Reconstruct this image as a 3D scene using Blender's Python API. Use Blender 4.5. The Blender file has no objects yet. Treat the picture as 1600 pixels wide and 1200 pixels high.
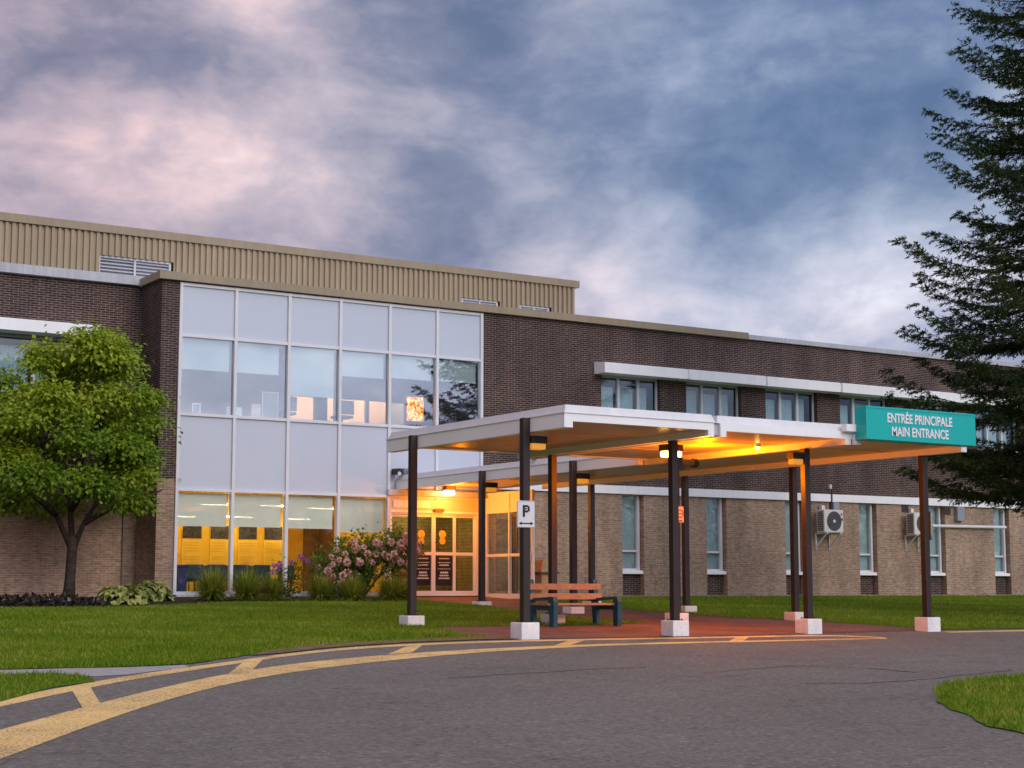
import bpy, bmesh, math, random
import numpy as np
from mathutils import Vector, Matrix
random.seed(7); rng = np.random.default_rng(7)
S = bpy.context.scene
C = S.collection
PI = math.pi

# ------------------------------------------------------------------ world frame
# X runs along the hospital front to the right, Y into the building, z = 0 at eye level.
def g(y):                                   # the site rises gently towards the building
    return -0.24 - 0.0379 * (42 - y) if y < 42 else -0.24

# ------------------------------------------------------------------ node helpers
def new_mat(name):
    m = bpy.data.materials.new(name); m.use_nodes = True
    nt = m.node_tree; nt.nodes.clear()
    out = nt.nodes.new('ShaderNodeOutputMaterial')
    return m, nt, out
def N(nt, t, **kw):
    n = nt.nodes.new(t)
    for k, v in kw.items():
        if k.startswith('i_'):
            key = k[2:]
            key = int(key) if key.isdigit() else key.replace('_', ' ')
            n.inputs[key].default_value = v
        else: setattr(n, k, v)
    return n
def L(nt, a, b): nt.links.new(a, b)
def c4(c): return (c[0], c[1], c[2], 1)
def ramp(nt, src, stops):
    r = N(nt, 'ShaderNodeValToRGB'); e = r.color_ramp.elements
    while len(e) < len(stops): e.new(0.5)
    for el, (p, c) in zip(e, stops): el.position = p; el.color = c4(c)
    L(nt, src, r.inputs[0]); return r
def noise(nt, scale, detail=4, vec=None, rough=.55, dist=0):
    n = N(nt, 'ShaderNodeTexNoise'); n.inputs['Scale'].default_value = scale
    n.inputs['Detail'].default_value = detail; n.inputs['Roughness'].default_value = rough
    n.inputs['Distortion'].default_value = dist
    if vec is not None: L(nt, vec, n.inputs['Vector'])
    return n
def pos(nt): return N(nt, 'ShaderNodeNewGeometry').outputs['Position']
def mixc(nt, fac, a, b, blend='MIX'):
    m = N(nt, 'ShaderNodeMix', data_type='RGBA', blend_type=blend)
    for s, v in ((m.inputs[0], fac), (m.inputs[6], a), (m.inputs[7], b)):
        if hasattr(v, 'links'): L(nt, v, s)
        else: s.default_value = v if not isinstance(v, tuple) or len(v) == 4 else c4(v)
    return m.outputs[2]
def bsdf(nt, out, rough=.6, metal=0, spec=.4):
    b = N(nt, 'ShaderNodeBsdfPrincipled')
    b.inputs['Roughness'].default_value = rough; b.inputs['Metallic'].default_value = metal
    b.inputs['Specular IOR Level'].default_value = spec
    L(nt, b.outputs[0], out.inputs[0]); return b
def bump(nt, b, h, strength=.3, dist=.01):
    n = N(nt, 'ShaderNodeBump'); n.inputs['Strength'].default_value = strength
    n.inputs['Distance'].default_value = dist; L(nt, h, n.inputs['Height']); L(nt, n.outputs[0], b.inputs['Normal'])

def paint(name, col, rough=.5, var=.12, metal=0, scale=3, spec=.4, dirt=None, streak=0):
    m, nt, out = new_mat(name); b = bsdf(nt, out, rough, metal, spec)
    p = pos(nt)
    n1 = noise(nt, scale, 5, p)
    lo = tuple(x * (1 - var) for x in col); hi = tuple(min(1, x * (1 + var)) for x in col)
    r = ramp(nt, n1.outputs[0], [(.3, lo), (.7, hi)])
    colr = r.outputs[0]
    if dirt:
        n2 = noise(nt, scale * 5, 6, p, .7)
        r2 = ramp(nt, n2.outputs[0], [(.52, (0, 0, 0)), (.72, (1, 1, 1))])
        colr = mixc(nt, r2.outputs[0], colr, dirt)
    if streak:
        mp = N(nt, 'ShaderNodeMapping'); mp.inputs['Scale'].default_value = (9, 9, .5); L(nt, p, mp.inputs[0])
        n3 = noise(nt, 1, 3, mp.outputs[0])
        r3 = ramp(nt, n3.outputs[0], [(.4, (1 - streak,) * 3), (.62, (1, 1, 1))])
        colr = mixc(nt, 1.0, colr, r3.outputs[0], 'MULTIPLY')
    L(nt, colr, b.inputs['Base Color'])
    n4 = noise(nt, scale * 12, 3, p); bump(nt, b, n4.outputs[0], .12, .004)
    return m

def brick_mat(name, axis, c1, c2, mortar, bw=.225, rh=.0625, ms=.008):
    m, nt, out = new_mat(name); b = bsdf(nt, out, .85, 0, .2)
    p = pos(nt); sp = N(nt, 'ShaderNodeSeparateXYZ'); L(nt, p, sp.inputs[0])
    cb = N(nt, 'ShaderNodeCombineXYZ'); L(nt, sp.outputs[0 if axis == 'x' else 1], cb.inputs[0]); L(nt, sp.outputs[2], cb.inputs[1])
    br = N(nt, 'ShaderNodeTexBrick'); L(nt, cb.outputs[0], br.inputs['Vector'])
    br.inputs['Color1'].default_value = c4(c1); br.inputs['Color2'].default_value = c4(c2); br.inputs['Mortar'].default_value = c4(mortar)
    br.inputs['Scale'].default_value = 1; br.inputs['Mortar Size'].default_value = ms; br.inputs['Mortar Smooth'].default_value = .15
    br.inputs['Brick Width'].default_value = bw; br.inputs['Row Height'].default_value = rh; br.inputs['Bias'].default_value = -.1
    n1 = noise(nt, .5, 6, p, .65); r1 = ramp(nt, n1.outputs[0], [(.3, (.74, .74, .75)), (.7, (1.2, 1.17, 1.14))])
    col = mixc(nt, 1.0, br.outputs[0], r1.outputs[0], 'MULTIPLY')
    mp = N(nt, 'ShaderNodeMapping'); mp.inputs['Scale'].default_value = (6, 6, 14); L(nt, p, mp.inputs[0])
    n2 = noise(nt, 1.0, 2, mp.outputs[0]); r2 = ramp(nt, n2.outputs[0], [(.3, (.72, .72, .72)), (.68, (1.2, 1.18, 1.16))])
    col = mixc(nt, 1.0, col, r2.outputs[0], 'MULTIPLY')
    mp3 = N(nt, 'ShaderNodeMapping'); mp3.inputs['Scale'].default_value = (1.6, 1.6, .22); L(nt, p, mp3.inputs[0])
    n3 = noise(nt, 1.0, 5, mp3.outputs[0], .6); r3 = ramp(nt, n3.outputs[0], [(.32, (.78, .78, .79)), (.6, (1.08, 1.07, 1.06))])
    col = mixc(nt, 1.0, col, r3.outputs[0], 'MULTIPLY')
    L(nt, col, b.inputs['Base Color'])
    inv = N(nt, 'ShaderNodeMath', operation='SUBTRACT'); inv.inputs[0].default_value = 1; L(nt, br.outputs[1], inv.inputs[1])
    bump(nt, b, inv.outputs[0], .5, .008)
    return m

def glass_mat(name, refl, tint=(1, 1, 1), rough=.004):
    m, nt, out = new_mat(name)
    tr = N(nt, 'ShaderNodeBsdfTransparent'); tr.inputs[0].default_value = c4(tint)
    gl = N(nt, 'ShaderNodeBsdfGlossy'); gl.inputs['Roughness'].default_value = rough; gl.inputs['Color'].default_value = (.95, .97, 1, 1)
    n = noise(nt, 1.1, 1, pos(nt)); bp = N(nt, 'ShaderNodeBump'); bp.inputs['Strength'].default_value = .05; bp.inputs['Distance'].default_value = .02
    L(nt, n.outputs[0], bp.inputs['Height']); L(nt, bp.outputs[0], gl.inputs['Normal'])
    lw = N(nt, 'ShaderNodeLayerWeight'); lw.inputs['Blend'].default_value = .12
    mr = N(nt, 'ShaderNodeMapRange'); mr.inputs['To Min'].default_value = refl; mr.inputs['To Max'].default_value = 1
    L(nt, lw.outputs['Fresnel'], mr.inputs['Value'])
    mx = N(nt, 'ShaderNodeMixShader'); L(nt, mr.outputs[0], mx.inputs[0]); L(nt, tr.outputs[0], mx.inputs[1]); L(nt, gl.outputs[0], mx.inputs[2])
    L(nt, mx.outputs[0], out.inputs[0]); return m

def emit_mat(name, col, strength):
    m, nt, out = new_mat(name); e = N(nt, 'ShaderNodeEmission'); e.inputs[0].default_value = c4(col); e.inputs[1].default_value = strength
    L(nt, e.outputs[0], out.inputs[0]); return m

def leaf_mat(name, stops, trans=.35, rough=.5, spec=.3):
    m, nt, out = new_mat(name)
    at = N(nt, 'ShaderNodeAttribute', attribute_name='v')
    r = ramp(nt, at.outputs['Fac'], stops)
    b = N(nt, 'ShaderNodeBsdfPrincipled'); b.inputs['Roughness'].default_value = rough; b.inputs['Specular IOR Level'].default_value = spec
    L(nt, r.outputs[0], b.inputs['Base Color'])
    t = N(nt, 'ShaderNodeBsdfTranslucent'); L(nt, r.outputs[0], t.inputs[0])
    mx = N(nt, 'ShaderNodeMixShader'); mx.inputs[0].default_value = trans
    L(nt, b.outputs[0], mx.inputs[1]); L(nt, t.outputs[0], mx.inputs[2]); L(nt, mx.outputs[0], out.inputs[0])
    return m

# ------------------------------------------------------------------ materials
M = {}
DK = ((.042, .025, .024), (.070, .043, .040), (.25, .20, .18))
TN = ((.38, .275, .195), (.275, .19, .133), (.44, .345, .275))
M['brick_dark_x'] = brick_mat('dark_brick', 'x', *DK); M['brick_dark_y'] = brick_mat('dark_brick_return', 'y', *DK)
M['brick_tan_x'] = brick_mat('tan_brick', 'x', *TN); M['brick_tan_y'] = brick_mat('tan_brick_return', 'y', *TN)
M['white'] = paint('white_painted_metal', (.88, .885, .89), .45, .03, 0, .8, .4, None, .0)
M['white_trim'] = paint('white_trim', (.86, .875, .89), .5, .05, 0, .8, .4, None, .04)
M['frame'] = paint('aluminium_frame', (.66, .67, .70), .4, .05, 0, 2)
M['spandrel'] = paint('spandrel_panel', (.50, .555, .65), .38, .03, 0, .35, .5)
M['tan_metal'] = paint('tan_metal', (.36, .285, .185), .5, .07, 0, .8, .4, None, .12)
M['tan_trim'] = paint('tan_trim', (.31, .25, .165), .5, .07, 0, .8, .4, None, .1)
M['grey_trim'] = paint('grey_trim', (.46, .48, .52), .5, .08, 0, 1, .4, None, .15)
M['galv'] = paint('galvanised_flashing', (.72, .72, .735), .5, .05, .0, 1.2, .5, None, .05)
M['soffit'] = paint('soffit_metal', (.44, .35, .25), .33, .1, 0, 1.2, .55, None, 0)
M['column'] = paint('brown_painted_steel', (.032, .019, .018), .42, .15, 0, 4, .45)
M['cream'] = paint('cream_metal', (.74, .60, .36), .5, .05)
M['black'] = paint('black_metal', (.015, .014, .014), .5, .2, 0, 6)
M['dark'] = paint('dark_interior', (.04, .042, .05), .9, .15)
M['concrete_white'] = paint('white_painted_concrete', (.82, .80, .81), .8, .08, 0, 4, .25, (.62, .6, .58), .05)
M['concrete'] = paint('concrete', (.36, .34, .33), .9, .15, 0, 4, .2, (.25, .23, .22))
M['louver'] = paint('louver_metal', (.56, .58, .63), .5, .06)
M['teal_sign'] = paint('teal_sign_face', (.0, .43, .40), .35, .04, 0, 1, .5)
M['letter'] = paint('white_letters', (.8, .78, .82), .5, .08, 0, 20)
M['sign_white'] = paint('white_sign_face', (.72, .72, .74), .45, .05)
M['ink'] = paint('black_ink', (.015, .015, .018), .5, .1)
M['sign_red'] = paint('red_ink', (.45, .03, .02), .5, .1)
M['bench_teal'] = paint('teal_painted_concrete', (.012, .075, .11), .55, .25, 0, 5, .4, (.05, .1, .12))
M['bench_wood'] = paint('bench_plank', (.37, .21, .125), .55, .2, 0, 9, .35, (.25, .1, .05))
M['yellow_wall'] = paint('yellow_wall', (.80, .43, .02), .6, .05)
M['peach_wall'] = paint('peach_wall', (.78, .52, .36), .7, .05)
M['room_grey'] = paint('grey_room', (.23, .25, .31), .8, .08)
M['ceiling'] = paint('ceiling_tile', (.62, .6, .55), .8, .05)
M['lobby_floor'] = paint('lobby_floor', (.09, .06, .035), .35, .1)
M['olive'] = brick_mat('olive_brick', 'x', (.36, .29, .12), (.30, .24, .1), (.2, .16, .07), .4, .1, .012)
M['blind'] = None
M['photo'] = paint('dark_photo', (.05, .04, .035), .4, .9, 0, 14)
M['poster'] = paint('poster_paper', (.80, .46, .035), .5, .06, 0, 5)
M['poster_text'] = paint('poster_text', (.72, .405, .032), .6, .1)
M['chair_teal'] = paint('teal_chair', (.015, .045, .06), .5, .3, 0, 8)
M['chair_metal'] = paint('chair_metal', (.05, .05, .05), .3, .1, .8)
M['blue_bin'] = paint('blue_plastic', (.008, .02, .10), .45, .1)
M['brown_wood'] = paint('brown_wood', (.23, .105, .03), .5, .25, 0, 6)
M['bin_stone'] = paint('bin_cladding', (.42, .27, .15), .75, .2, 0, 12)
M['bin_dark'] = paint('bin_dark', (.09, .07, .06), .7, .2, 0, 8)
M['ac_body'] = paint('ac_casing', (.66, .65, .62), .45, .05)
M['ac_dark'] = paint('ac_grille', (.07, .07, .08), .6, .3, 0, 30)
M['pink'] = paint('pink_logo', (.55, .16, .22), .5, .05)
M['box_grey'] = paint('grey_box', (.3, .33, .36), .4, .08, .3)
M['bark'] = paint('bark', (.055, .043, .036), .95, .4, 0, 14, .1)
M['bark_dark'] = paint('dark_bark', (.03, .022, .018), .95, .3, 0, 10, .1)
M['stem'] = paint('stem', (.06, .04, .025), .9, .3, 0, 8, .1)
M['mulch'] = paint('mulch', (.028, .02, .016), .95, .6, 0, 25, .1, (.07, .05, .04))
M['pipe'] = paint('pipe_white', (.68, .68, .7), .45, .05)
M['downpipe'] = paint('downpipe', (.22, .19, .18), .5, .1)
M['yellow_sticker'] = paint('yellow_sticker', (.85, .5, .05), .5, .05)
M['curtain'] = paint('pale_curtain', (.72, .77, .80), .8, .08, 0, 6)
M['curtain_mauve'] = paint('mauve_blind', (.74, .72, .69), .8, .12, 0, 4)
M['sunset_refl'] = None
M['glass_up'] = glass_mat('tinted_window_glass', .21, (.92, .97, .98))
M['glass_low'] = glass_mat('lobby_glass', .015, (.95, .96, .93))
M['glass_wing'] = glass_mat('wing_window_glass', .05, (.8, .88, .9))
M['glass_door'] = glass_mat('door_glass', .03, (.85, .86, .8))
def blind_mat():
    m, nt, out = new_mat('roller_blind_fabric')
    d = N(nt, 'ShaderNodeBsdfDiffuse'); d.inputs[0].default_value = (.62, .72, .68, 1)
    n = noise(nt, .8, 3, pos(nt)); r = ramp(nt, n.outputs[0], [(.3, (.76, .84, .83)), (.7, (.84, .90, .89))]); L(nt, r.outputs[0], d.inputs[0])
    tl = N(nt, 'ShaderNodeBsdfTranslucent'); tl.inputs[0].default_value = (.45, .5, .45, 1)
    tr = N(nt, 'ShaderNodeBsdfTransparent')
    m1 = N(nt, 'ShaderNodeMixShader'); m1.inputs[0].default_value = .12
    L(nt, d.outputs[0], m1.inputs[1]); L(nt, tl.outputs[0], m1.inputs[2])
    m2 = N(nt, 'ShaderNodeMixShader'); m2.inputs[0].default_value = .14
    L(nt, m1.outputs[0], m2.inputs[1]); L(nt, tr.outputs[0], m2.inputs[2]); L(nt, m2.outputs[0], out.inputs[0])
    return m
M['blind'] = blind_mat()
def sunset_refl_mat():  # sunset reflection put into the colour and glow of a panel
    m, nt, out = new_mat('sunset_reflection'); b = bsdf(nt, out, .3)
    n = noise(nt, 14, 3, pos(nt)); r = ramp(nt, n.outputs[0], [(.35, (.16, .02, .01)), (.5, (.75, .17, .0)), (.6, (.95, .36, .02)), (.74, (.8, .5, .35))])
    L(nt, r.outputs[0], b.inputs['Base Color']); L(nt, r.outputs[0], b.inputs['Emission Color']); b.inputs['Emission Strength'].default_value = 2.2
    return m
M['sunset_refl'] = sunset_refl_mat()
M['strip_light'] = emit_mat('fluorescent_tube', (1, .80, .48), 40)
M['strip_light_up'] = emit_mat('office_tube', (1, .68, .36), 110)
M['lens_lit'] = emit_mat('sodium_lens', (1, .5, .1), 14)
def lens_glow():
    m, nt, out = new_mat('amber_lens'); b = bsdf(nt, out, .2); b.inputs['Base Color'].default_value = (.75, .33, .06, 1)
    b.inputs['Emission Color'].default_value = (1, .4, .03, 1); b.inputs['Emission Strength'].default_value = .35; return m  # unlit lens, faint emission stands in for the orange light reflected in it
M['lens_dim'] = lens_glow()

def asphalt():
    m, nt, out = new_mat('asphalt'); b = bsdf(nt, out, .85, 0, .15); p = pos(nt)
    n1 = noise(nt, .35, 5, p); n2 = noise(nt, 15, 8, p, .85); n3 = noise(nt, 3, 4, p)
    a = ramp(nt, n1.outputs[0], [(.3, (.158, .139, .120)), (.7, (.188, .167, .147))])
    s = ramp(nt, n2.outputs[0], [(.36, (.35, .35, .35)), (.45, (.86, .86, .86)), (.55, (1.08, 1.08, 1.08)), (.66, (2.3, 2.25, 2.2))])
    c = mixc(nt, 1.0, a.outputs[0], s.outputs[0], 'MULTIPLY')
    s3 = ramp(nt, n3.outputs[0], [(.35, (.95, .95, .95)), (.65, (1.04, 1.04, 1.04))]); c = mixc(nt, 1.0, c, s3.outputs[0], 'MULTIPLY')
    # thin meandering cracks and sealed seams
    mp = N(nt, 'ShaderNodeMapping'); mp.inputs['Scale'].default_value = (.16, .34, .2); L(nt, p, mp.inputs[0])
    n4 = noise(nt, 1.0, 5, mp.outputs[0], .6, .4)
    cr = ramp(nt, n4.outputs[0], [(.4965, (1, 1, 1)), (.4993, (.45, .45, .45)), (.5007, (.45, .45, .45)), (.5035, (1, 1, 1))])
    c = mixc(nt, .6, c, mixc(nt, 1.0, c, cr.outputs[0], 'MULTIPLY'))
    L(nt, c, b.inputs['Base Color']); bump(nt, b, n2.outputs[0], .5, .008); return m
M['asphalt'] = asphalt(); M['tar'] = paint('tar_seal', (.055, .048, .045), .7, .2, 0, 8, .3)
def lawn(name, k=1.0):
    m, nt, out = new_mat(name); b = bsdf(nt, out, .9, 0, .1); p = pos(nt)
    n1 = noise(nt, .55, 5, p); n2 = noise(nt, 22, 4, p, .7)
    a = ramp(nt, n1.outputs[0], [(.3, (.070 * k, .140 * k, .006)), (.55, (.105 * k, .190 * k, .008)), (.75, (.17 * k, .21 * k, .02))])
    s = ramp(nt, n2.outputs[0], [(.3, (.6, .6, .6)), (.7, (1.35, 1.35, 1.35))])
    n5 = noise(nt, .9, 6, p, .7); wr_ = ramp(nt, n5.outputs[0], [(.58, (0, 0, 0)), (.74, (.7, .7, .7))])
    L(nt, mixc(nt, wr_.outputs[0], mixc(nt, 1.0, a.outputs[0], s.outputs[0], 'MULTIPLY'), (.20, .16, .06)), b.inputs['Base Color']); bump(nt, b, n2.outputs[0], .8, .03); return m
M['lawn'] = lawn('lawn_turf', .9); M['ground'] = lawn('field_turf', .7)
def pavers():
    m, nt, out = new_mat('red_brick_pavers'); b = bsdf(nt, out, .75, 0, .3); p = pos(nt)
    br = N(nt, 'ShaderNodeTexBrick'); L(nt, p, br.inputs['Vector'])
    br.inputs['Color1'].default_value = (.235, .115, .082, 1); br.inputs['Color2'].default_value = (.175, .088, .065, 1); br.inputs['Mortar'].default_value = (.10, .065, .05, 1)
    br.inputs['Scale'].default_value = 1; br.inputs['Brick Width'].default_value = .22; br.inputs['Row Height'].default_value = .11; br.inputs['Mortar Size'].default_value = .007
    n1 = noise(nt, .9, 5, p); r = ramp(nt, n1.outputs[0], [(.3, (.7, .7, .72)), (.7, (1.25, 1.2, 1.2))])
    L(nt, mixc(nt, 1.0, br.outputs[0], r.outputs[0], 'MULTIPLY'), b.inputs['Base Color']); bump(nt, b, noise(nt, 30, 3, p).outputs[0], .4, .006); return m
M['pavers'] = pavers()
def road_paint():
    m, nt, out = new_mat('yellow_road_paint'); b = bsdf(nt, out, .7, 0, .25); p = pos(nt)
    n1 = noise(nt, 2.2, 5, p); n2 = noise(nt, 38, 4, p, .75)
    a = ramp(nt, n1.outputs[0], [(.3, (.80, .50, .17)), (.7, (.90, .62, .25))])
    n3 = noise(nt, 1.3, 4, p); sm = N(nt, 'ShaderNodeMath', operation='MULTIPLY_ADD'); L(nt, n3.outputs[0], sm.inputs[0]); sm.inputs[1].default_value = .35; L(nt, n2.outputs[0], sm.inputs[2])
    w = ramp(nt, sm.outputs[0], [(.69, (0, 0, 0)), (.76, (1, 1, 1))])
    L(nt, mixc(nt, w.outputs[0], a.outputs[0], (.24, .17, .10)), b.inputs['Base Color']); bump(nt, b, n2.outputs[0], .4, .006); return m
M['road_paint'] = road_paint()
M['dirt'] = paint('dry_verge', (.19, .135, .06), .95, .35, 0, 7, .1, (.11, .10, .075))

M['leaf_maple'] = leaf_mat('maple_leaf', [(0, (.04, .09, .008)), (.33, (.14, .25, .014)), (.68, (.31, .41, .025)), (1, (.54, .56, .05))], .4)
M['leaf_spruce'] = leaf_mat('spruce_needle', [(0, (.014, .030, .012)), (.5, (.034, .062, .018)), (1, (.09, .115, .03))], .1, .7, .15)
M['leaf_hosta'] = leaf_mat('hosta_leaf', [(0, (.09, .16, .03)), (.4, (.26, .32, .06)), (1, (.48, .48, .17))], .3)
M['leaf_grass'] = leaf_mat('grass_blade', [(0, (.07, .12, .008)), (.5, (.19, .25, .018)), (1, (.40, .38, .07))], .3)
M['leaf_turf'] = leaf_mat('turf_blade', [(0, (.085, .165, .006)), (.5, (.165, .265, .010)), (.85, (.29, .33, .03)), (1, (.46, .40, .12))], .35, .6, .2)
M['leaf_bush'] = leaf_mat('bush_leaf', [(0, (.018, .05, .008)), (.6, (.06, .12, .015)), (1, (.17, .25, .03))], .3)
M['leaf_dark'] = leaf_mat('dark_ground_leaf', [(0, (.012, .010, .010)), (.7, (.035, .022, .022)), (.93, (.02, .05, .012)), (1, (.3, .26, .26))], .2)
M['petal_pink'] = leaf_mat('pink_petal', [(0, (.48, .20, .19)), (.5, (.72, .40, .36)), (1, (.84, .66, .56))], .25)
M['petal_purple'] = leaf_mat('purple_petal', [(0, (.22, .06, .30)), (1, (.46, .22, .52))], .25)
M['petal_magenta'] = leaf_mat('magenta_petal', [(0, (.5, .01, .14)), (1, (.65, .05, .28))], .25)

# ------------------------------------------------------------------ mesh helpers
class MB:
    """collects shapes, then links them as ONE mesh object"""
    def __init__(s): s.v = []; s.f = []; s.m = []; s.mi = 0
    def box(s, x0, x1, y0, y1, z0, z1):
        b = len(s.v)
        s.v += [(x0, y0, z0), (x1, y0, z0), (x1, y1, z0), (x0, y1, z0), (x0, y0, z1), (x1, y0, z1), (x1, y1, z1), (x0, y1, z1)]
        for q in ((0, 3, 2, 1), (4, 5, 6, 7), (0, 1, 5, 4), (1, 2, 6, 5), (2, 3, 7, 6), (3, 0, 4, 7)):
            s.f.append(tuple(b + i for i in q)); s.m.append(s.mi)
        return s
    def bbox(s, x0, x1, y0, y1, z0, z1, r=.02):      # box with bevelled edges
        bm = bmesh.new(); mat = Matrix.Translation(((x0 + x1) / 2, (y0 + y1) / 2, (z0 + z1) / 2)) @ Matrix.Diagonal((x1 - x0, y1 - y0, z1 - z0, 1))
        bmesh.ops.create_cube(bm, size=1, matrix=mat)
        bmesh.ops.bevel(bm, geom=bm.edges[:], offset=r, segments=2, affect='EDGES', profile=.6)
        return s.addbm(bm)
    def addbm(s, bm):
        b = len(s.v); bm.verts.index_update()
        s.v += [tuple(v.co) for v in bm.verts]
        for f in bm.faces: s.f.append(tuple(b + v.index for v in f.verts)); s.m.append(s.mi)
        bm.free(); return s
    def quad(s, a, b, c, d):
        k = len(s.v); s.v += [tuple(a), tuple(b), tuple(c), tuple(d)]; s.f.append((k, k + 1, k + 2, k + 3)); s.m.append(s.mi); return s
    def tube(s, pts, rad, n=8, cap=True):
        pts = [Vector(p) for p in pts]
        if not hasattr(rad, '__len__'): rad = [rad] * len(pts)
        b = len(s.v); up = Vector((.13, .27, .95))
        for i, p in enumerate(pts):
            t = (pts[min(i + 1, len(pts) - 1)] - pts[max(i - 1, 0)]).normalized()
            u = t.cross(up)
            if u.length < .05: u = t.cross(Vector((1, 0, 0)))
            u.normalize(); w = t.cross(u)
            for k in range(n):
                a = 2 * PI * k / n; s.v.append(tuple(p + (u * math.cos(a) + w * math.sin(a)) * rad[i]))
        for i in range(len(pts) - 1):
            for k in range(n):
                s.f.append((b + i * n + k, b + i * n + (k + 1) % n, b + (i + 1) * n + (k + 1) % n, b + (i + 1) * n + k)); s.m.append(s.mi)
        if cap:
            s.f.append(tuple(b + k for k in range(n))[::-1]); s.m.append(s.mi)
            s.f.append(tuple(b + (len(pts) - 1) * n + k for k in range(n))); s.m.append(s.mi)
        return s
    def prism(s, poly, y0, y1, axis='y'):            # polygon (a, z) extruded along y (or x)
        b = len(s.v); n = len(poly)
        for t in (y0, y1):
            for a, z in poly: s.v.append((a, t, z) if axis == 'y' else (t, a, z))
        s.f.append(tuple(b + i for i in range(n))); s.f.append(tuple(b + n + i for i in range(n))[::-1]); s.m += [s.mi] * 2
        for i in range(n): s.f.append((b + i, b + (i + 1) % n, b + n + (i + 1) % n, b + n + i)); s.m.append(s.mi)
        return s
    def build(s, name, mats, parent=None, smooth=False, fix=True):
        me = bpy.data.meshes.new(name); off = Vector((0, 0, 0)); q = parent
        while q is not None: off += q.location; q = q.parent
        me.from_pydata([(x - off.x, y - off.y, z - off.z) for x, y, z in s.v], [], s.f)
        if not isinstance(mats, (list, tuple)): mats = [mats]
        for m in mats: me.materials.append(m)
        if len(mats) > 1: me.polygons.foreach_set('material_index', s.m)
        if smooth: me.polygons.foreach_set('use_smooth', [True] * len(me.polygons))
        if fix:
            bm = bmesh.new(); bm.from_mesh(me); bmesh.ops.recalc_face_normals(bm, faces=bm.faces[:]); bm.to_mesh(me); bm.free()
        me.update()
        o = bpy.data.objects.new(name, me); C.objects.link(o)
        if parent is not None: o.parent = parent
        return o

def cards(name, verts, faces, v, mat, parent=None, loc=True):
    """a mesh of many leaf-sized faces with one colour value per leaf"""
    verts = np.asarray(verts, float); off = np.zeros(3); q = parent
    while loc and q is not None: off += np.array(q.location); q = q.parent
    me = bpy.data.meshes.new(name); me.from_pydata((verts - off).tolist(), [], faces.tolist() if hasattr(faces, 'tolist') else faces)
    at = me.attributes.new('v', 'FLOAT', 'POINT'); at.data.foreach_set('value', np.clip(v, 0, 1).astype(np.float32))
    me.materials.append(mat); me.update()
    o = bpy.data.objects.new(name, me); C.objects.link(o)
    if parent is not None: o.parent = parent
    return o

def leaf_cards(P, D, U, ln, wd, vals, bend=.15):
    """P base points, D directions, U face normals (n x 3); diamond leaves folded along the rib"""
    n = len(P); ln = np.broadcast_to(ln, n)[:, None]; wd = np.broadcast_to(wd, n)[:, None]
    D = D / np.linalg.norm(D, axis=1, keepdims=True)
    Sd = np.cross(D, U); Sd /= (np.linalg.norm(Sd, axis=1, keepdims=True) + 1e-9); Un = np.cross(Sd, D)
    a = P; t = P + D * ln - Un * ln * bend * .8
    l = P + D * ln * .45 - Sd * wd * .5 + Un * ln * bend; r = P + D * ln * .45 + Sd * wd * .5 + Un * ln * bend
    V = np.stack([a, r, t, l], 1).reshape(-1, 3)
    i = np.arange(n)[:, None] * 4; F = np.concatenate([np.concatenate([i, i + 1, i + 2], 1), np.concatenate([i, i + 2, i + 3], 1)])
    return V, F, np.repeat(vals, 4)

def rnd_dirs(n): d = rng.normal(size=(n, 3)); return d / np.linalg.norm(d, axis=1, keepdims=True)

def root(name, loc, label, cat, group=None):
    o = bpy.data.objects.new(name, None); C.objects.link(o); o.location = loc; o.empty_display_size = .2
    o['label'] = label; o['category'] = cat
    if group: o['group'] = group
    return o
def tag(o, label, cat, group=None):
    o['label'] = label; o['category'] = cat
    if group: o['group'] = group
    return o
def struct(o): o['kind'] = 'structure'; return o
def dup(r, loc, label, group=None):
    n = r.copy(); C.objects.link(n); n.location = loc; n['label'] = label
    if group: n['group'] = group
    for ch in list(r.children):
        c = ch.copy(); C.objects.link(c); c.parent = n
        for gch in list(ch.children):
            d = gch.copy(); C.objects.link(d); d.parent = c
    return n
def text_mesh(txt, size, sx=1.0, bold=0.0, extrude=.004):
    cu = bpy.data.curves.new('lettering', 'FONT'); cu.body = txt; cu.size = size; cu.extrude = extrude; cu.offset = bold
    cu.align_x = 'CENTER'
    o = bpy.data.objects.new('lettering', cu); C.objects.link(o)
    bpy.context.view_layer.update()
    me = bpy.data.meshes.new_from_object(o.evaluated_get(bpy.context.evaluated_depsgraph_get()))
    bpy.data.objects.remove(o); bpy.data.curves.remove(cu)
    V = [(v.co.x * sx, v.co.y, v.co.z) for v in me.vertices]; F = [tuple(p.vertices) for p in me.polygons]
    bpy.data.meshes.remove(me); return V, F
def add_text(mb, txt, size, cx, y, cz, sx=1.0, bold=0.0):
    """letters standing on a wall that faces -Y"""
    V, F = text_mesh(txt, size, sx, bold); b = len(mb.v)
    mb.v += [(cx + x, y - z, cz + h) for x, h, z in V]
    for f in F: mb.f.append(tuple(b + i for i in f)); mb.m.append(mb.mi)

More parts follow.
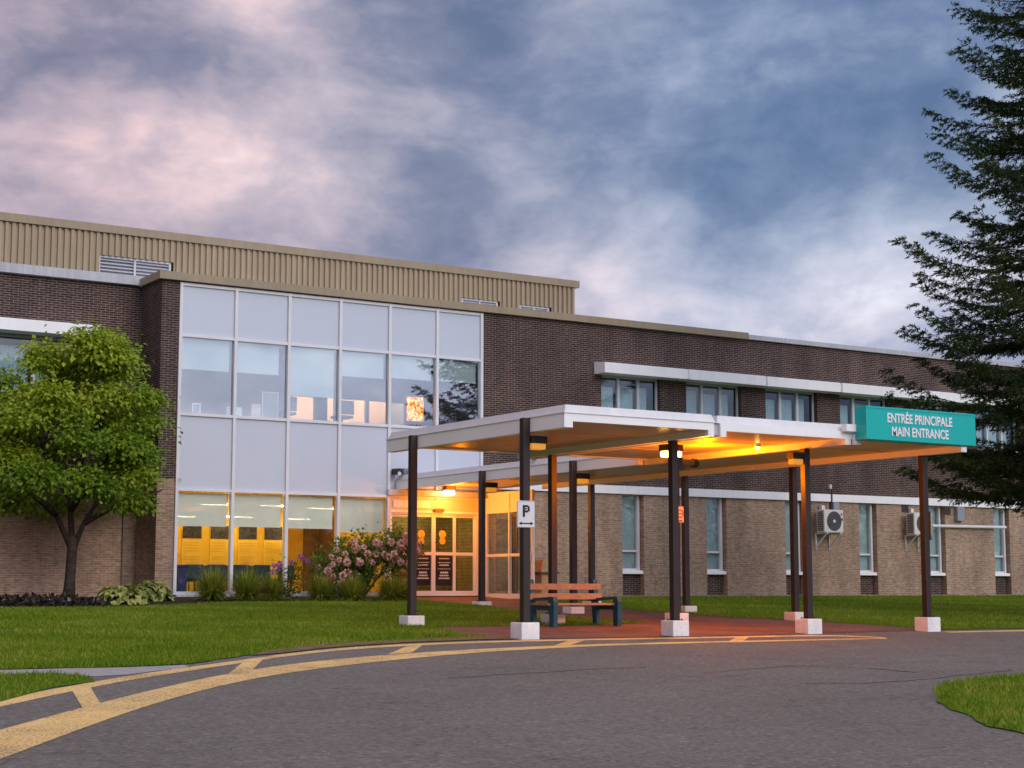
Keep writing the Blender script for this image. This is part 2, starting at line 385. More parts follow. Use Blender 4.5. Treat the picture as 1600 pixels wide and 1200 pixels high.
# ================================================================== GROUND
def sheet(name, poly, mat, dz, ymax=None):
    bm = bmesh.new(); vs = [bm.verts.new((x, y, g(y) + dz)) for x, y in poly]
    f = bm.faces.new(vs); f.normal_update()
    if f.normal.z < 0: f.normal_flip()
    bmesh.ops.triangulate(bm, faces=[f]); me = bpy.data.meshes.new(name); bm.to_mesh(me); bm.free()
    me.materials.append(mat); o = bpy.data.objects.new(name, me); C.objects.link(o); return struct(o)
gm = MB(); ys = [-900, -60, 42, 900]
for y0, y1 in zip(ys[:-1], ys[1:]):
    z0 = g(max(y0, -60)) - .05; z1 = g(max(y1, -60)) - .05
    gm.quad((-900, y0, z0), (900, y0, z0), (900, y1, z1), (-900, y1, z1))
struct(gm.build('ground', M['ground'], fix=False))
sheet('road', [(-60, -55), (110, -55), (110, 25.6), (27, 25.6), (16, 26), (-60, 26)], M['asphalt'], 0)

edge = [(-40, 21.9), (0, 21.6), (6.8, 21.49), (7.75, 21.42), (8.57, 21.57), (8.73, 21.63), (9.49, 22.34), (10.22, 22.95), (11.08, 23.8), (11.98, 24.3), (12.79, 24.62), (13.93, 24.94), (14.75, 25.1), (15.7, 25.34), (15.95, 25.6)]
bed_front = [(-8, 37.2), (11.7, 37.15), (12.5, 37.05), (13.8, 37.4), (15, 38.0), (16.2, 38.9), (17.6, 39.4), (19.3, 39.3), (21.1, 39.2), (22.0, 39.4), (22.5, 40.2)]
isl = [(15.82, 26.42), (16.28, 27.9), (16.72, 28.65), (18.29, 28.54), (19.51, 28.51), (20.92, 28.69), (21.97, 28.96), (21.85, 29.49), (21.78, 31.07), (21.86, 32.74), (22.57, 36.44), (22.65, 40.2)]
lawn_l = edge + isl + bed_front[::-1] + [(-40, 37.2)]
def ragged(pl, amp=.05, step=.22):
    r_ = random.Random(4); o = []
    for (xa, ya), (xb, yb) in zip(pl, pl[1:] + pl[:1]):
        d = math.hypot(xb - xa, yb - ya); n = max(1, int(min(d, 12) / step)) if d < 14 else 1
        for k in range(n): t = k / n; o.append((xa + (xb - xa) * t + r_.uniform(-amp, amp), ya + (yb - ya) * t + r_.uniform(-amp, amp)))
    return o
sheet('lawn', ragged(lawn_l), M['lawn'], .012)
rightedge = [(26.3, 42), (26.1, 38), (25.6, 34.8), (25.4, 33), (25.7, 31), (26.1, 29.6), (26.6, 28.4), (26.9, 27.2), (26.95, 26), (27.2, 25.35)]
sheet('lawn', rightedge[::-1] + [(26.3, 42.4), (110, 42.4), (110, 25.2), (40, 25.2)], M['lawn'], .012)
sheet('brick_pavement', [(15.95, 25.5), (16.06, 25.05), (17.3, 24.97), (20, 24.93), (23.5, 25.05), (25, 25.15), (27.2, 25.35)][:0] + [(16.02, 25.06)] + isl + [(22.65, 42), (26.3, 42)] + rightedge[1:] + [(25, 25.2), (23.5, 25.05), (20, 24.93), (17.3, 24.97)], M['pavers'], .008)
corner = [(13.3, 11.9), (14.0, 12.8), (14.35, 13.4), (14.75, 13.9), (15.3, 14.45), (15.9, 15.05), (16.7, 15.65), (17.66, 16.06), (19.5, 16.4), (30, 16.5), (60, 16.5), (60, -20), (12.2, -20), (12.4, 5), (12.8, 10)]
sheet('lawn', ragged(corner, .03), M['lawn'], .012)
sheet('flower_bed', bed_front + [(22.62, 42), (15.9, 42), (15.9, 43.5), (-8, 43.5)], M['mulch'], .016)
sheet('footpath', [(-40, 21.25), (-40, 21.86), (0, 21.56), (6.8, 21.45), (7.75, 21.38), (8.57, 21.52), (8.5, 21.1), (8.05, 20.85), (7.35, 20.32), (6.9, 20.2), (6.6, 20.85), (0, 21.0)], M['concrete'], .006)
sheet('lawn', [(-40, 21.2), (0, 20.95), (6.58, 20.8), (6.78, 20.5), (6.81, 20.01), (6.66, 19.5), (6.0, 18.98), (4.7, 17.2), (3.4, 15), (2, 12), (-40, 12)], M['lawn'], .010)
verge = [(10.1, 22.75), (10.6, 23.5), (11.2, 24.1), (12.0, 24.6), (12.9, 25.0), (14.0, 25.35), (15.2, 25.75), (16.0, 26.0), (16.1, 25.0), (15.4, 25.02), (13.8, 24.7), (12.6, 24.25), (11.7, 23.78), (10.85, 23.15)]
sheet('verge', verge, M['dirt'], .016)

def smooth(pl, it=2):
    p = np.array(pl, float)
    for _ in range(2): p[1:-1] = .25 * p[:-2] + .5 * p[1:-1] + .25 * p[2:]
    for _ in range(it):
        q = [p[0]]
        for a, b in zip(p[:-1], p[1:]): q += [a * .75 + b * .25, a * .25 + b * .75]
        p = np.array(q + [p[-1]])
    return [tuple(x) for x in p]
o_top = [(2.2, 15.0), (3.7, 16.5), (5.2, 18.07), (5.96, 18.83), (6.71, 19.59), (7.32, 20.21), (7.96, 20.80), (8.57, 21.24), (9.31, 21.75), (10.07, 22.5), (10.83, 23.10), (11.66, 23.70), (12.58, 24.19), (13.77, 24.65), (15.47, 24.93), (16.94, 24.82), (18.53, 24.70), (20.09, 24.70), (21.59, 24.68), (22.9, 24.75), (23.4, 24.6), (23.75, 24.2), (23.7, 23.58)]
o_bot = [(2.0, 13.9), (3.5, 15.6), (5.0, 17.3), (5.77, 18.20), (6.52, 19.04), (7.11, 19.63), (7.72, 20.17), (8.38, 20.72), (9.09, 21.28), (9.83, 22.00), (10.62, 22.63), (11.47, 23.28), (12.30, 23.72), (13.54, 24.23), (15.24, 24.58), (16.73, 24.50), (18.30, 24.40), (19.77, 24.36), (21.31, 24.36), (22.6, 24.42), (23.0, 24.35), (23.3, 24.0), (23.45, 23.56)]
i_top = [(1.6, 11.9), (3.0, 13.6), (4.44, 15.38), (5.16, 16.26), (5.88, 17.14), (6.48, 17.86), (7.09, 18.51), (7.79, 19.30), (8.54, 20.09), (9.25, 20.69), (9.97, 21.24), (10.64, 21.68), (11.56, 22.16), (12.61, 22.64), (14.47, 23.32), (16.15, 23.58), (17.81, 23.66), (19.22, 23.64), (20.70, 23.62), (22.19, 23.56), (23.6, 23.56)]
i_bot = [(1.1, 9.5), (2.5, 11.5), (3.88, 13.47), (4.60, 14.48), (5.32, 15.49), (5.93, 16.33), (6.58, 17.16), (7.23, 17.89), (7.99, 18.78), (8.69, 19.45), (9.39, 20.01), (10.05, 20.47), (10.95, 21.05), (12.17, 21.78), (14.08, 22.72), (15.83, 23.16), (17.54, 23.30), (18.93, 23.30), (20.44, 23.30), (21.90, 23.24), (23.4, 23.28)]
sheet('road_marking', smooth(o_top) + smooth(o_bot)[::-1], M['road_paint'], .004)
sheet('road_marking', smooth(i_top) + smooth(i_bot)[::-1], M['road_paint'], .0045)
for q in ([(6.1, 18.62), (6.43, 18.99), (5.92, 17.13), (5.55, 16.54)], [(9.46, 21.63), (10.08, 22.28), (9.07, 20.43), (8.55, 19.99)], [(13.25, 23.85), (13.76, 24.18), (12.68, 22.63), (12.16, 22.44)], [(16.9, 24.51), (17.18, 24.44), (16.22, 23.48), (15.86, 23.45)], [(20.59, 24.39), (20.92, 24.41), (20.03, 23.52), (19.64, 23.48)]):
    sheet('road_marking', q, M['road_paint'], .0062)
sheet('road_marking', [(26.6, 24.9), (60, 24.5), (60, 24.2), (26.5, 24.55)], M['road_paint'], .004)

for ln_ in [[(20.26, 23.46), (20.61, 22.66), (20.69, 21.47), (20.78, 20.49), (21.22, 19.91), (21.28, 18.74)], [(14.72, 18.12), (15.7, 18.47), (16.75, 18.84), (17.8, 19.01), (17.85, 18.13), (17.82, 17.09)], [(14.92, 16.42), (15.56, 16.39), (15.73, 15.75), (16.91, 16.22), (18.44, 16.77), (19.64, 17.06)], [(10.94, 18.58), (12.22, 19.07), (13.24, 19.05), (14.62, 19.29)]]:
    p_ = smooth(ln_, 2); r_ = random.Random(9); p_ = [(x + r_.uniform(-.05, .05), y + r_.uniform(-.05, .05)) for x, y in p_]
    sheet('road_crack', [(x, y + r_.uniform(.012, .03)) for x, y in p_] + [(x, y - r_.uniform(.012, .03)) for x, y in p_[::-1]], M['tar'], .003)

# turf blades: uncountable, one object
def inside(px, py, poly):
    x = np.asarray(px); y = np.asarray(py); r = np.zeros(len(x), bool); n = len(poly); j = n - 1
    for i in range(n):
        xi, yi = poly[i]; xj, yj = poly[j]
        if yi != yj: r ^= ((yi > y) != (yj > y)) & (x < (xj - xi) * (y - yi) / (yj - yi) + xi)
        j = i
    return r
def blades(regions):
    PX = []; PY = []; H = []
    for poly, (x0, x1, y0, y1), n, h in regions:
        x = rng.uniform(x0, x1, n); y = rng.uniform(y0, y1, n); k = inside(x, y, poly) & ~(inside(x + rng.normal(0, .06, n), y + rng.normal(0, .06, n), verge) & (rng.uniform(size=n) < .86)); x = x[k]; y = y[k]
        PX.append(x); PY.append(y); H.append(rng.uniform(.5, 1.2, len(x)) * h)
    x = np.concatenate(PX); y = np.concatenate(PY); h = np.concatenate(H); n = len(x)
    z = np.where(y < 42, -.24 - .0379 * (42 - y), -.24) + .01
    a = rng.uniform(0, 2 * PI, n); w = rng.uniform(.006, .013, n); lx = rng.normal(0, .45, n) * h; ly = rng.normal(0, .45, n) * h
    b0 = np.stack([x - np.cos(a) * w, y - np.sin(a) * w, z], 1); b1 = np.stack([x + np.cos(a) * w, y + np.sin(a) * w, z], 1)
    t = np.stack([x + lx, y + ly, z + h], 1)
    patch = .5 + .3 * np.sin(x * 1.3 + 2 * np.sin(y * .7)) + .22 * np.sin(y * 2.1 + x * .5) + .2 * np.sin(x * 3.7 + 1.7 * np.sin(y * 2.9))
    v = np.clip(.30 * patch + rng.uniform(0, .7, n), 0, 1)
    return np.stack([b0, b1, t], 1).reshape(-1, 3), np.arange(3 * n).reshape(-1, 3), np.repeat(v, 3)
front_strip = [(6.8, 21.6), (16.2, 25.6), (16.2, 27.5), (6, 24.5)]
V, F, v = blades([(lawn_l, (4, 23, 21.3, 40.3), 150000, .055), (lawn_l, (6, 16.3, 21.3, 27), 30000, .07), (lawn_l, (-12, 4, 21.3, 37.5), 70000, .055),
                  (rightedge[::-1] + [(26.3, 42.0), (60, 42.0), (60, 25.3)], (25, 52, 25.3, 42), 90000, .055),
                  (corner, (12.4, 22, 9, 16.5), 30000, .07), ([(0, 20.9), (6.58, 20.8), (6.81, 20.01), (6.0, 18.98), (4, 16.3), (2, 14), (0, 14)], (2, 7, 14, 21), 14000, .06)])
gb = cards('grass', V, F, v, M['leaf_turf']); gb['kind'] = 'stuff'

# ================================================================== HOSPITAL BUILDING
YF = 42.0
B = root('hospital_building', (25.85, 42, -.3), 'two storey brick hospital building with tall glazed front bay and tan metal penthouse', 'building')
WX = [30.2 + 3.345 * k for k in range(8)]       # upper windows
LX = [30.96 + 3.345 * k for k in range(8)]      # lower narrow windows
ZB, ZM, ZT = -.7, 2.98, 8.2
XR = 66.0
# upper dark brick wall with its window openings
w = MB(); xs = 25.86
for x in WX: w.box(xs, x, YF, YF + .3, 5.0, 6.62); xs = x + 2.3
w.box(xs, XR, YF, YF + .3, 5.0, 6.62); w.box(25.86, XR, YF, YF + .3, 6.62, ZT); w.box(25.86, XR, YF, YF + .3, ZM, 5.0)
w.build('upper_wall', M['brick_dark_x'], B)
w = MB(); xs = 25.98
for x in LX: w.box(xs, x, YF, YF + .33, ZB, 2.92); xs = x + .84
w.box(xs, XR, YF, YF + .33, ZB, 2.92); w.box(25.98, XR, YF, YF + .33, 2.92, ZM)
w.build('lower_wall', M['brick_tan_x'], B)
MB().box(25.98, XR, YF - .06, YF - .002, ZB, g(42) + .035).build('foundation_strip', M['concrete'], B)
w = MB()
for x in LX: MB().box(x, x + .84, YF + .22, YF + .32, ZB, .45).build('window_apron', M['brick_dark_x'], B)
pass
MB().box(25.88, XR, YF - .09, YF - .003, 2.92, 3.17).build('band_course', M['white_trim'], B)
# pier and set back left wing
w = MB(); w.mi = 0; w.box(15.87, 16.36, YF, 43.5, ZM - .1, ZT); o = w.build('pier', [M['brick_dark_x']], B)
w = MB().box(15.87, 16.36, YF, 43.5, ZB, ZM - .1).build('pier_base', M['brick_tan_x'], B)
MB().box(15.865, 15.869, YF + .001, 43.499, ZM - .1, ZT).build('return_wall', M['brick_dark_y'], B)
MB().box(15.865, 15.869, YF + .001, 43.499, ZB, ZM - .1).build('return_wall_base', M['brick_tan_y'], B)
w = MB(); w.box(-34, 10.9, 43.5, 43.8, ZM, ZT); w.box(10.9, 14.02, 43.5, 43.8, ZM, 5.0); w.box(10.9, 14.02, 43.5, 43.8, 6.62, ZT); w.box(14.02, 15.87, 43.5, 43.8, ZM, ZT)
w.build('wing_wall', M['brick_dark_x'], B)
MB().box(-34, 15.86, 43.5, 43.8, ZB, ZM).build('wing_wall_base', M['brick_tan_x'], B)
MB().box(-34, 15.78, 43.34, 43.52, 8.2, 8.45).build('wing_roof_edge', M['grey_trim'], B)
# roof edge
f = MB(); f.prism([(41.84, 8.17), (42.05, 8.17), (42.05, 8.41), (41.84, 8.38)], 15.74, 36.08, 'x'); f.prism([(15.74, 8.17), (15.9, 8.17), (15.9, 8.41), (15.74, 8.38)], 42.05, 43.33, 'y')
f.build('roof_edge', M['tan_trim'], B)
f = MB().prism([(41.88, 8.18), (42.05, 8.18), (42.05, 8.35), (41.88, 8.33)], 36.08, XR, 'x').build('roof_edge', M['grey_trim'], B)
MB().box(15.9, XR, 42.05, 62, 8.2, 8.31).build('roof', M['galv'], B)
MB().box(-34, 15.9, 43.8, 62, 8.2, 8.31).build('roof', M['galv'], B)
r_ = MB(); r_.box(-34, XR, 61.7, 62, ZB, 8.2); r_.box(-34, -33.7, 43.8, 61.7, ZB, 8.2); r_.box(XR - .3, XR, 42.34, 61.7, ZB, 8.2)
r_.build('rear_wall', M['brick_tan_x'], B)
# penthouse with ribbed siding and louvers
YP = 44.2; PT = 9.78
lou = [(14.85, 16.95, 9.1), (26.45, 27.8, 9.0), (28.6, 29.75, 8.98)]
p_ = MB(); x = -12.0; pitch = .178
while x < 30.7:
    zb = 8.3
    for a, b, z in lou:
        if a - .01 <= x + pitch / 2 <= b: zb = z
    x2 = min(x + pitch, 30.75)
    p_.prism([(x, YP), (x + .05, YP), (x + .068, YP - .065), (x + .15, YP - .065), (x + .168, YP), (x2, YP), (x2, YP + .03), (x, YP + .03)], 0, 1)
    n = 8
    for i in range(len(p_.v) - 16, len(p_.v)):
        a, t, yy = p_.v[i]; p_.v[i] = (a, yy, zb if t == 0 else PT)
    x += pitch
p_.box(30.66, 30.72, YP + .03, 58, 8.3, PT)
pc = p_.build('penthouse_cladding', M['tan_metal'], B)
t = MB(); t.box(-12, 30.85, YP - .12, YP + .1, PT - .06, PT + .16); t.box(30.63, 30.85, YP + .1, 58, PT - .06, PT + .16); t.build('penthouse_roof_edge', M['tan_trim'], B)
MB().box(-12, 30.63, YP + .1, 58, PT - .05, PT + .05).build('penthouse_roof', M['galv'], B)
for a, b, z in lou:
    l = MB(); l.box(a, b, YP + .25, YP + .29, 8.32, z - .003); l.box(a, a + .06, YP + .02, YP + .12, 8.32, z - .003); l.box(b - .06, b, YP + .02, YP + .12, 8.32, z - .003); l.box((a + b) / 2 - .03, (a + b) / 2 + .03, YP + .02, YP + .12, 8.32, z - .06)
    l.box(a + .06, b - .06, YP + .02, YP + .12, z - .055, z - .004)
    lv = l.build('louver', [M['louver']], B)
    s = MB(); zz = 8.4
    while zz < z - .1:
        s.quad((a + .06, YP + .03, zz), (b - .06, YP + .03, zz), (b - .06, YP + .13, zz + .075), (a + .06, YP + .13, zz + .075)); zz += .095
    s.build('louver_blade', M['louver'], lv, fix=False)

# ---- glazed curtain wall: six bays
CX = [16.4, 17.985, 19.57, 21.15, 22.73, 24.3, 25.82]
cw = MB()
for i, x in enumerate(CX):
    z0 = -.16 if i <= 4 else 2.56
    cw.box(x - .042, x + .042, YF - .06, YF + .1, z0, 8.14)
for i in range(6):
    a, b = CX[i] + .042, CX[i + 1] - .042
    for z0, z1 in ((6.68, 6.76), (4.57, 4.65), (2.57, 2.64)): cw.box(a, b, YF - .045, YF + .1, z0, z1)
    cw.box(a, b, YF - .045, YF + .1, 8.06, 8.14)
    if i < 4:
        cw.box(a, b, YF - .05, YF + .1, -.16, -.07); cw.box(a, b, YF - .09, YF + .0, -.21, -.165)
CW = cw.build('curtain_wall', M['frame'], B)
MB().box(16.36, 22.7, YF - .02, YF + .1, ZB, -.2).build('curtain_wall_base', M['concrete'], B)
MB().box(25.862, 25.978, YF - .03, YF + .2, ZB, 2.9).build('door_jamb', M['white'], B)
ub = [5.87, 5.88, 5.35, 6.0, 6.05, 6.07]; lb = [1.68, 1.69, 1.68, 1.6]
for i in range(6):
    a, b = CX[i] + .042, CX[i + 1] - .042
    MB().box(a, b, YF + .01, YF + .04, 6.76, 8.06).build('spandrel_panel', M['spandrel'], CW)
    MB().box(a, b, YF + .01, YF + .04, 2.64, 4.57).build('spandrel_panel', M['spandrel'], CW)
    MB().box(a, b, YF + .03, YF + .04, 4.65, 6.68).build('window_pane', M['glass_up'], CW)
    bl = MB(); br = b - (.17 if i == 1 else .05)
    bl.box(a + .03, br, YF + .17, YF + .172, ub[i], 6.66); bl.box(a + .03, br, YF + .16, YF + .182, ub[i] - .03, ub[i]); bl.tube([(a + .03, YF + .2, 6.64), (b - .05, YF + .2, 6.64)], .03, 8)
    bl.build('roller_blind', M['blind'], CW)
    if i < 4:
        MB().box(a, b, YF + .03, YF + .04, -.07, 2.57).build('window_pane', M['glass_low'], CW)
        bl = MB(); bl.box(a + .03, b - .04, YF + .17, YF + .172, lb[i], 2.52); bl.box(a + .03, b - .04, YF + .16, YF + .182, lb[i] - .03, lb[i]); bl.tube([(a + .03, YF + .2, 2.5), (b - .04, YF + .2, 2.5)], .03, 8)
        bl.build('roller_blind', M['blind'], CW)

# ---- upper wing windows with sunshade
def wing_window(x0, x1, yf, lights=3):
    fr = MB(); y0, y1 = yf + .16, yf + .24; z0, z1 = 5.06, 6.62
    fr.box(x0, x1, yf + .05, yf + .25, 5.0, 5.06)
    fr.box(x0, x0 + .06, y0, y1, z0, z1 - .0); fr.box(x1 - .06, x1, y0, y1, z0, z1)
    fr.box(x0 + .06, x1 - .06, y0, y1, z1 - .07, z1); fr.box(x0 + .06, x1 - .06, y0, y1, z0, z0 + .06)
    for k in range(1, lights): xm = x0 + (x1 - x0) * k / lights; fr.box(xm - .045, xm + .045, y0 - .02, y1, z0 + .06, z1 - .07)
    F_ = fr.build('window', M['frame'], B)
    MB().box(x0 + .06, x1 - .06, y0 + .03, y0 + .04, z0 + .06, z1 - .07).build('window_pane', M['glass_wing'], F_)
    cu = MB(); rr = random.Random(int(x0 * 10))
    for k in range(lights):
        a = x0 + (x1 - x0) * k / lights + .06; b = x0 + (x1 - x0) * (k + 1) / lights - (.30 if k == lights - 1 else .08)
        n = 14; zt = 6.4 - rr.random() * .12
        for q in range(n):
            xa = a + (b - a) * q / n; xb = a + (b - a) * (q + 1) / n; ya = y1 + .1 + .02 * (q % 2); yb = y1 + .1 + .02 * ((q + 1) % 2)
            cu.quad((xa, ya, z0), (xb, yb, z0), (xb, yb, zt), (xa, ya, zt))
    cu.build('curtain', M['curtain'], F_, fix=False)
for x in WX[:7]: wing_window(x, x + 2.3, YF)
wing_window(11.0, 14.0, 43.5, 3)
xs = [29.93, 33.12, 36.4, 39.72, 43.06, 46.4, 49.75, 53.1]
for k in range(7):
    a, b = xs[k], xs[k + 1]
    s = MB(); d = .57 + (.02 if k % 2 else 0)
    s.prism([(YF - d, 6.6), (YF - .003, 6.6), (YF - .003, 6.97), (YF - d, 6.92)], a + (.10 if k else 0), b, 'x')
    if k: s.prism([(YF - d + .06, 6.62), (YF - .003, 6.62), (YF - .003, 6.93), (YF - d + .06, 6.9)], a, a + .0995, 'x')
    s.build('sunshade', M['white_trim'], B)
MB().prism([(42.9, 6.62), (43.497, 6.62), (43.497, 6.98), (42.9, 6.93)], 4, 14.5, 'x').build('sunshade', M['white_trim'], B)
# ---- lower narrow windows
for x in LX[:7]:
    fr = MB(); a, b = x, x + .84; y0, y1 = YF + .2, YF + .3; z0, z1 = .58, 2.92
    fr.box(a, a + .05, y0, y1, z0, z1); fr.box(b - .14, b - .06, y0 - .04, y1, z0, z1); fr.box(b - .06, b - .002, y0 + .02, y1, z0, z1)
    fr.box(a + .05, b - .14, y0, y1, z1 - .05, z1); fr.box(a + .05, b - .14, y0, y1, z0, z0 + .05); fr.box(a + .05, b - .14, y0, y1, 1.14, 1.2)
    W_ = fr.build('window', M['frame'], B)
    MB().box(a + .05, b - .14, y0 + .04, y0 + .05, z0 + .05, z1 - .05).build('window_pane', M['glass_wing'], W_)
    s = MB(); s.prism([(YF + .04, .46), (YF + .21, .46), (YF + .21, .58), (YF + .04, .55)], a, b, 'x'); s.build('sill', M['white'], W_)
    MB().box(a + .02, b - .1, y1 + .03, y1 + .04, z0, z1).build('blind', M['curtain_mauve'], W_)

# ---- entrance doors in bays five and six
d = MB()
MB().box(22.772, 25.86, YF + .0, YF + .12, 2.22, 2.57).build('door_header', M['cream'], B)
d.box(22.772, 22.84, YF - .02, YF + .12, -.2, 2.22); d.box(25.66, 25.86, YF - .02, YF + .12, -.2, 2.22)
d.box(22.84, 25.66, YF - .01, YF + .12, 2.12, 2.22); d.box(22.84, 25.66, YF - .05, YF - .012, 2.16, 2.2)
d.box(22.9, 24.1, YF - .03, YF - .001, 2.3, 2.5)
DS = d.build('door_surround', M['white'], B)
MB().box(24.2, 24.5, YF - .14, YF - .052, 2.2, 2.29).build('door_sensor', M['brown_wood'], DS)
bx = [22.84, 23.55, 24.23, 24.95, 25.66]
for k in range(4):
    a, b = bx[k], bx[k + 1]; y0 = YF + (.0 if k in (1, 2) else .055); y1 = y0 + .05; st = .065 if k in (1, 2) else .055
    f = MB(); f.box(a, a + st, y0, y1, -.2, 2.12); f.box(b - st, b - .003, y0, y1, -.2, 2.12); f.box(a + st, b - st, y0, y1, 2.05, 2.12); f.box(a + st, b - st, y0, y1, -.2, -.06); f.box(a + st, b - st, y0, y1, .96, 1.05)
    D_ = f.build('door_leaf' if k in (1, 2) else 'sidelight', M['white'], B)
    q = MB(); q.box(a + st, b - st, y0 + .02, y0 + .028, -.06, .96); q.box(a + st, b - st, y0 + .02, y0 + .028, 1.05, 2.05); q.build('door_pane', M['glass_door'], D_)
    if k in (1, 2):
        s = MB(); xm = (a + b) / 2 - .06; s.tube([(xm, y0 + .012, 1.56), (xm, y0 + .019, 1.56)], .115, 20); s.tube([(xm, y0 + .012, 1.37), (xm, y0 + .019, 1.37)], .10, 20); s.build('sticker', M['yellow_sticker'], D_)
        s = MB(); s.box(a + st + .02, b - st - .02, y0 + .010, y0 + .019, .1, .93); n_ = s.build('notice', M['ink'], D_)
        xc = (a + b) / 2
        for zz, ln, hh in ((.85, .34, .03), (.74, .40, .02), (.66, .32, .035), (.56, .42, .016), (.44, .26, .05), (.36, .3, .04), (.28, .38, .04)):
            x = xc - ln / 2; s = MB()
            while x < xc + ln / 2: wl = random.uniform(.025, .07); s.box(x, min(x + wl, xc + ln / 2), y0 + .006, y0 + .0095, zz, zz + hh); x += wl + .012
            s.build('text_line', M['letter'], D_)
# windscreen beside the doors
f = MB(); X0 = 25.95
for ya, yb in ((39.45, 39.53), (40.65, 40.71), (41.9, 41.99)): f.box(X0, X0 + .08, ya, yb, g(40.5), 2.78)
for ya, yb in ((39.53, 40.65), (40.71, 41.9)):
    for z0, z1 in ((g(40.5) + .02, g(40.5) + .16), (.92, 1.0), (2.18, 2.26), (2.7, 2.78)): f.box(X0 + .01, X0 + .07, ya, yb, z0, z1)
GS = f.build('glass_screen', M['white'], B)
q = MB()
for ya, yb in ((39.53, 40.65), (40.71, 41.9)): q.box(X0 + .035, X0 + .043, ya, yb, g(40.5) + .16, .92); q.box(X0 + .035, X0 + .043, ya, yb, 1.0, 2.18)
q.build('screen_pane', M['glass_door'], GS)
q = MB()
for ya, yb in ((39.53, 40.65), (40.71, 41.9)): q.box(X0 + .03, X0 + .045, ya, yb, 2.26, 2.7)
q.build('screen_panel', M['white'], GS)
MB().box(X0 - .03, X0 - .002, 39.5, 39.95, .78, .98).build('push_plate', M['sign_white'], GS)

# ---- rooms behind the glass
r = MB(); r.box(16.36, 20.95, 45, 45.1, -.2, 2.75); r.box(16.30, 16.36, 42.12, 45.1, -.2, 2.75); r.build('lobby_wall', M['yellow_wall'], B)
r = MB(); r.box(20.95, 22.74, 46.4, 46.5, -.2, 2.75); r.box(20.95, 21.0, 45.1, 46.4, -.2, 2.75); r.build('corridor_wall', M['yellow_wall'], B)
MB().box(22.2, 22.64, 46.3, 46.38, -.2, 2.1).build('lobby_door', M['brown_wood'], B)
MB().box(22.69, 22.74, 42.12, 46.4, -.2, 2.75).build('lobby_partition', M['yellow_wall'], B); MB().box(22.66, 22.688, 45.3, 46.3, -.2, 2.1).build('lobby_door', M['brown_wood'], B)
MB().box(16.3, 26.2, 42.12, 46.5, -.26, -.2).build('lobby_floor', M['lobby_floor'], B)
MB().box(16.3, 22.74, 42.12, 46.5, 2.75, 2.85).build('lobby_ceiling', M['ceiling'], B)
for x, y, z in ((16.7, 43.2, 2.69), (18.3, 43.5, 2.69), (19.9, 43.2, 2.69), (21.5, 43.5, 2.69), (17.1, 44.2, 2.0), (18.9, 44.4, 2.04), (20.7, 44.4, 2.02), (17.9, 43.9, 2.34), (19.7, 44.0, 2.36), (21.4, 44.3, 2.34)):
    l = MB(); l.box(x - .05, x + .75, y - .05, y + .05, z, z + .05)
    if z < 2.6:  # lower strips are added, hung so bright streaks show through the blinds
        for xx in (x, x + .7): l.box(xx - .006, xx + .006, y - .006, y + .006, z + .05, 2.75)
    o = l.build('ceiling_light', M['white'], B)
    MB().box(x - .03, x + .73, y - .03, y + .03, z - .025, z - .002).build('light_tube', M['strip_light'], o)
# vestibule
r = MB(); r.box(22.74, 26.2, 44.6, 44.7, -.2, 2.75); r.box(26.1, 26.2, 42.35, 44.6, -.2, 2.75); r.build('vestibule_wall', M['olive'], B)
MB().box(22.74, 26.2, 42.13, 44.7, 2.75, 2.85).build('vestibule_ceiling', M['ceiling'], B)
o = MB().box(24.0, 25.0, 43.5, 43.7, 2.69, 2.748).build('ceiling_light', M['white'], B)
MB().box(24.04, 24.96, 43.54, 43.66, 2.66, 2.688).build('light_tube', emit_mat('vestibule_tube', (1, .74, .36), 75), o)
# first floor offices
MB().box(16.36, 26.2, 42.12, 49, 4.35, 4.45).build('office_floor', M['room_grey'], B)
MB().box(16.36, 26.2, 42.12, 49, 6.9, 7.0).build('office_ceiling', M['room_grey'], B)
r = MB(); r.box(16.3, 16.36, 42.12, 49, 4.45, 6.9); r.box(16.36, 21.2, 45.95, 46.05, 4.45, 6.9); r.box(21.2, 26.2, 45.95, 46.05, 5.79, 6.9)
for a, b in ((21.2, 21.35), (22.3, 22.74), (22.98, 23.2), (24.06, 24.18), (25.42, 26.2)): r.box(a, b, 45.95, 46.05, 4.45, 5.79)
r.box(26.1, 26.2, 42.34, 49, 4.45, 6.9)
r.build('office_wall', M['room_grey'], B)
MB().box(21.2, 26.1, 48.2, 48.3, 4.45, 6.9).build('corridor_wall', M['peach_wall'], B)
for x in (21.5, 23.4, 24.8):
    o = MB().box(x, x + .9, 46.8, 47.0, 6.83, 6.897).build('ceiling_light', M['white'], B)
    MB().box(x + .04, x + .86, 46.84, 46.96, 6.8, 6.828).build('light_tube', M['strip_light_up'], o)

# ================================================================== CANOPIES
HB, HT, SO = 2.80, 3.05, 2.93     # beam bottom, beam top, soffit
def column(par, x, y, top, block=.6):
    z = g(y)
    c = MB().bbox(x - .07, x + .07, y - .07, y + .07, z + block - .06, top, .01).build('column', M['column'], par)
    MB().bbox(x - .19, x + .19, y - .19, y + .19, z - .08, z + block, .02).build('footing', M['concrete_white'], c)
    q = MB().box(x - .115, x + .115, y - .115, y + .115, z + block, z + block + .012)
    for sx in (-.092, .092):
        for sy in (-.092, .092): q.tube([(x + sx, y + sy, z + block + .0125), (x + sx, y + sy, z + block + .035)], .012, 6)
    q.build('base_plate', M['black'], c)
    return c
K = root('drive_up_canopy', (21.4, 27.2, g(27.2)), 'wide flat white canopy on brown columns over the brick set down area at the driveway', 'canopy')
def beam(par, x0, x1, y0, y1): return MB().box(x0, x1, y0, y1, HB, HT).build('beam', M['white'], par)
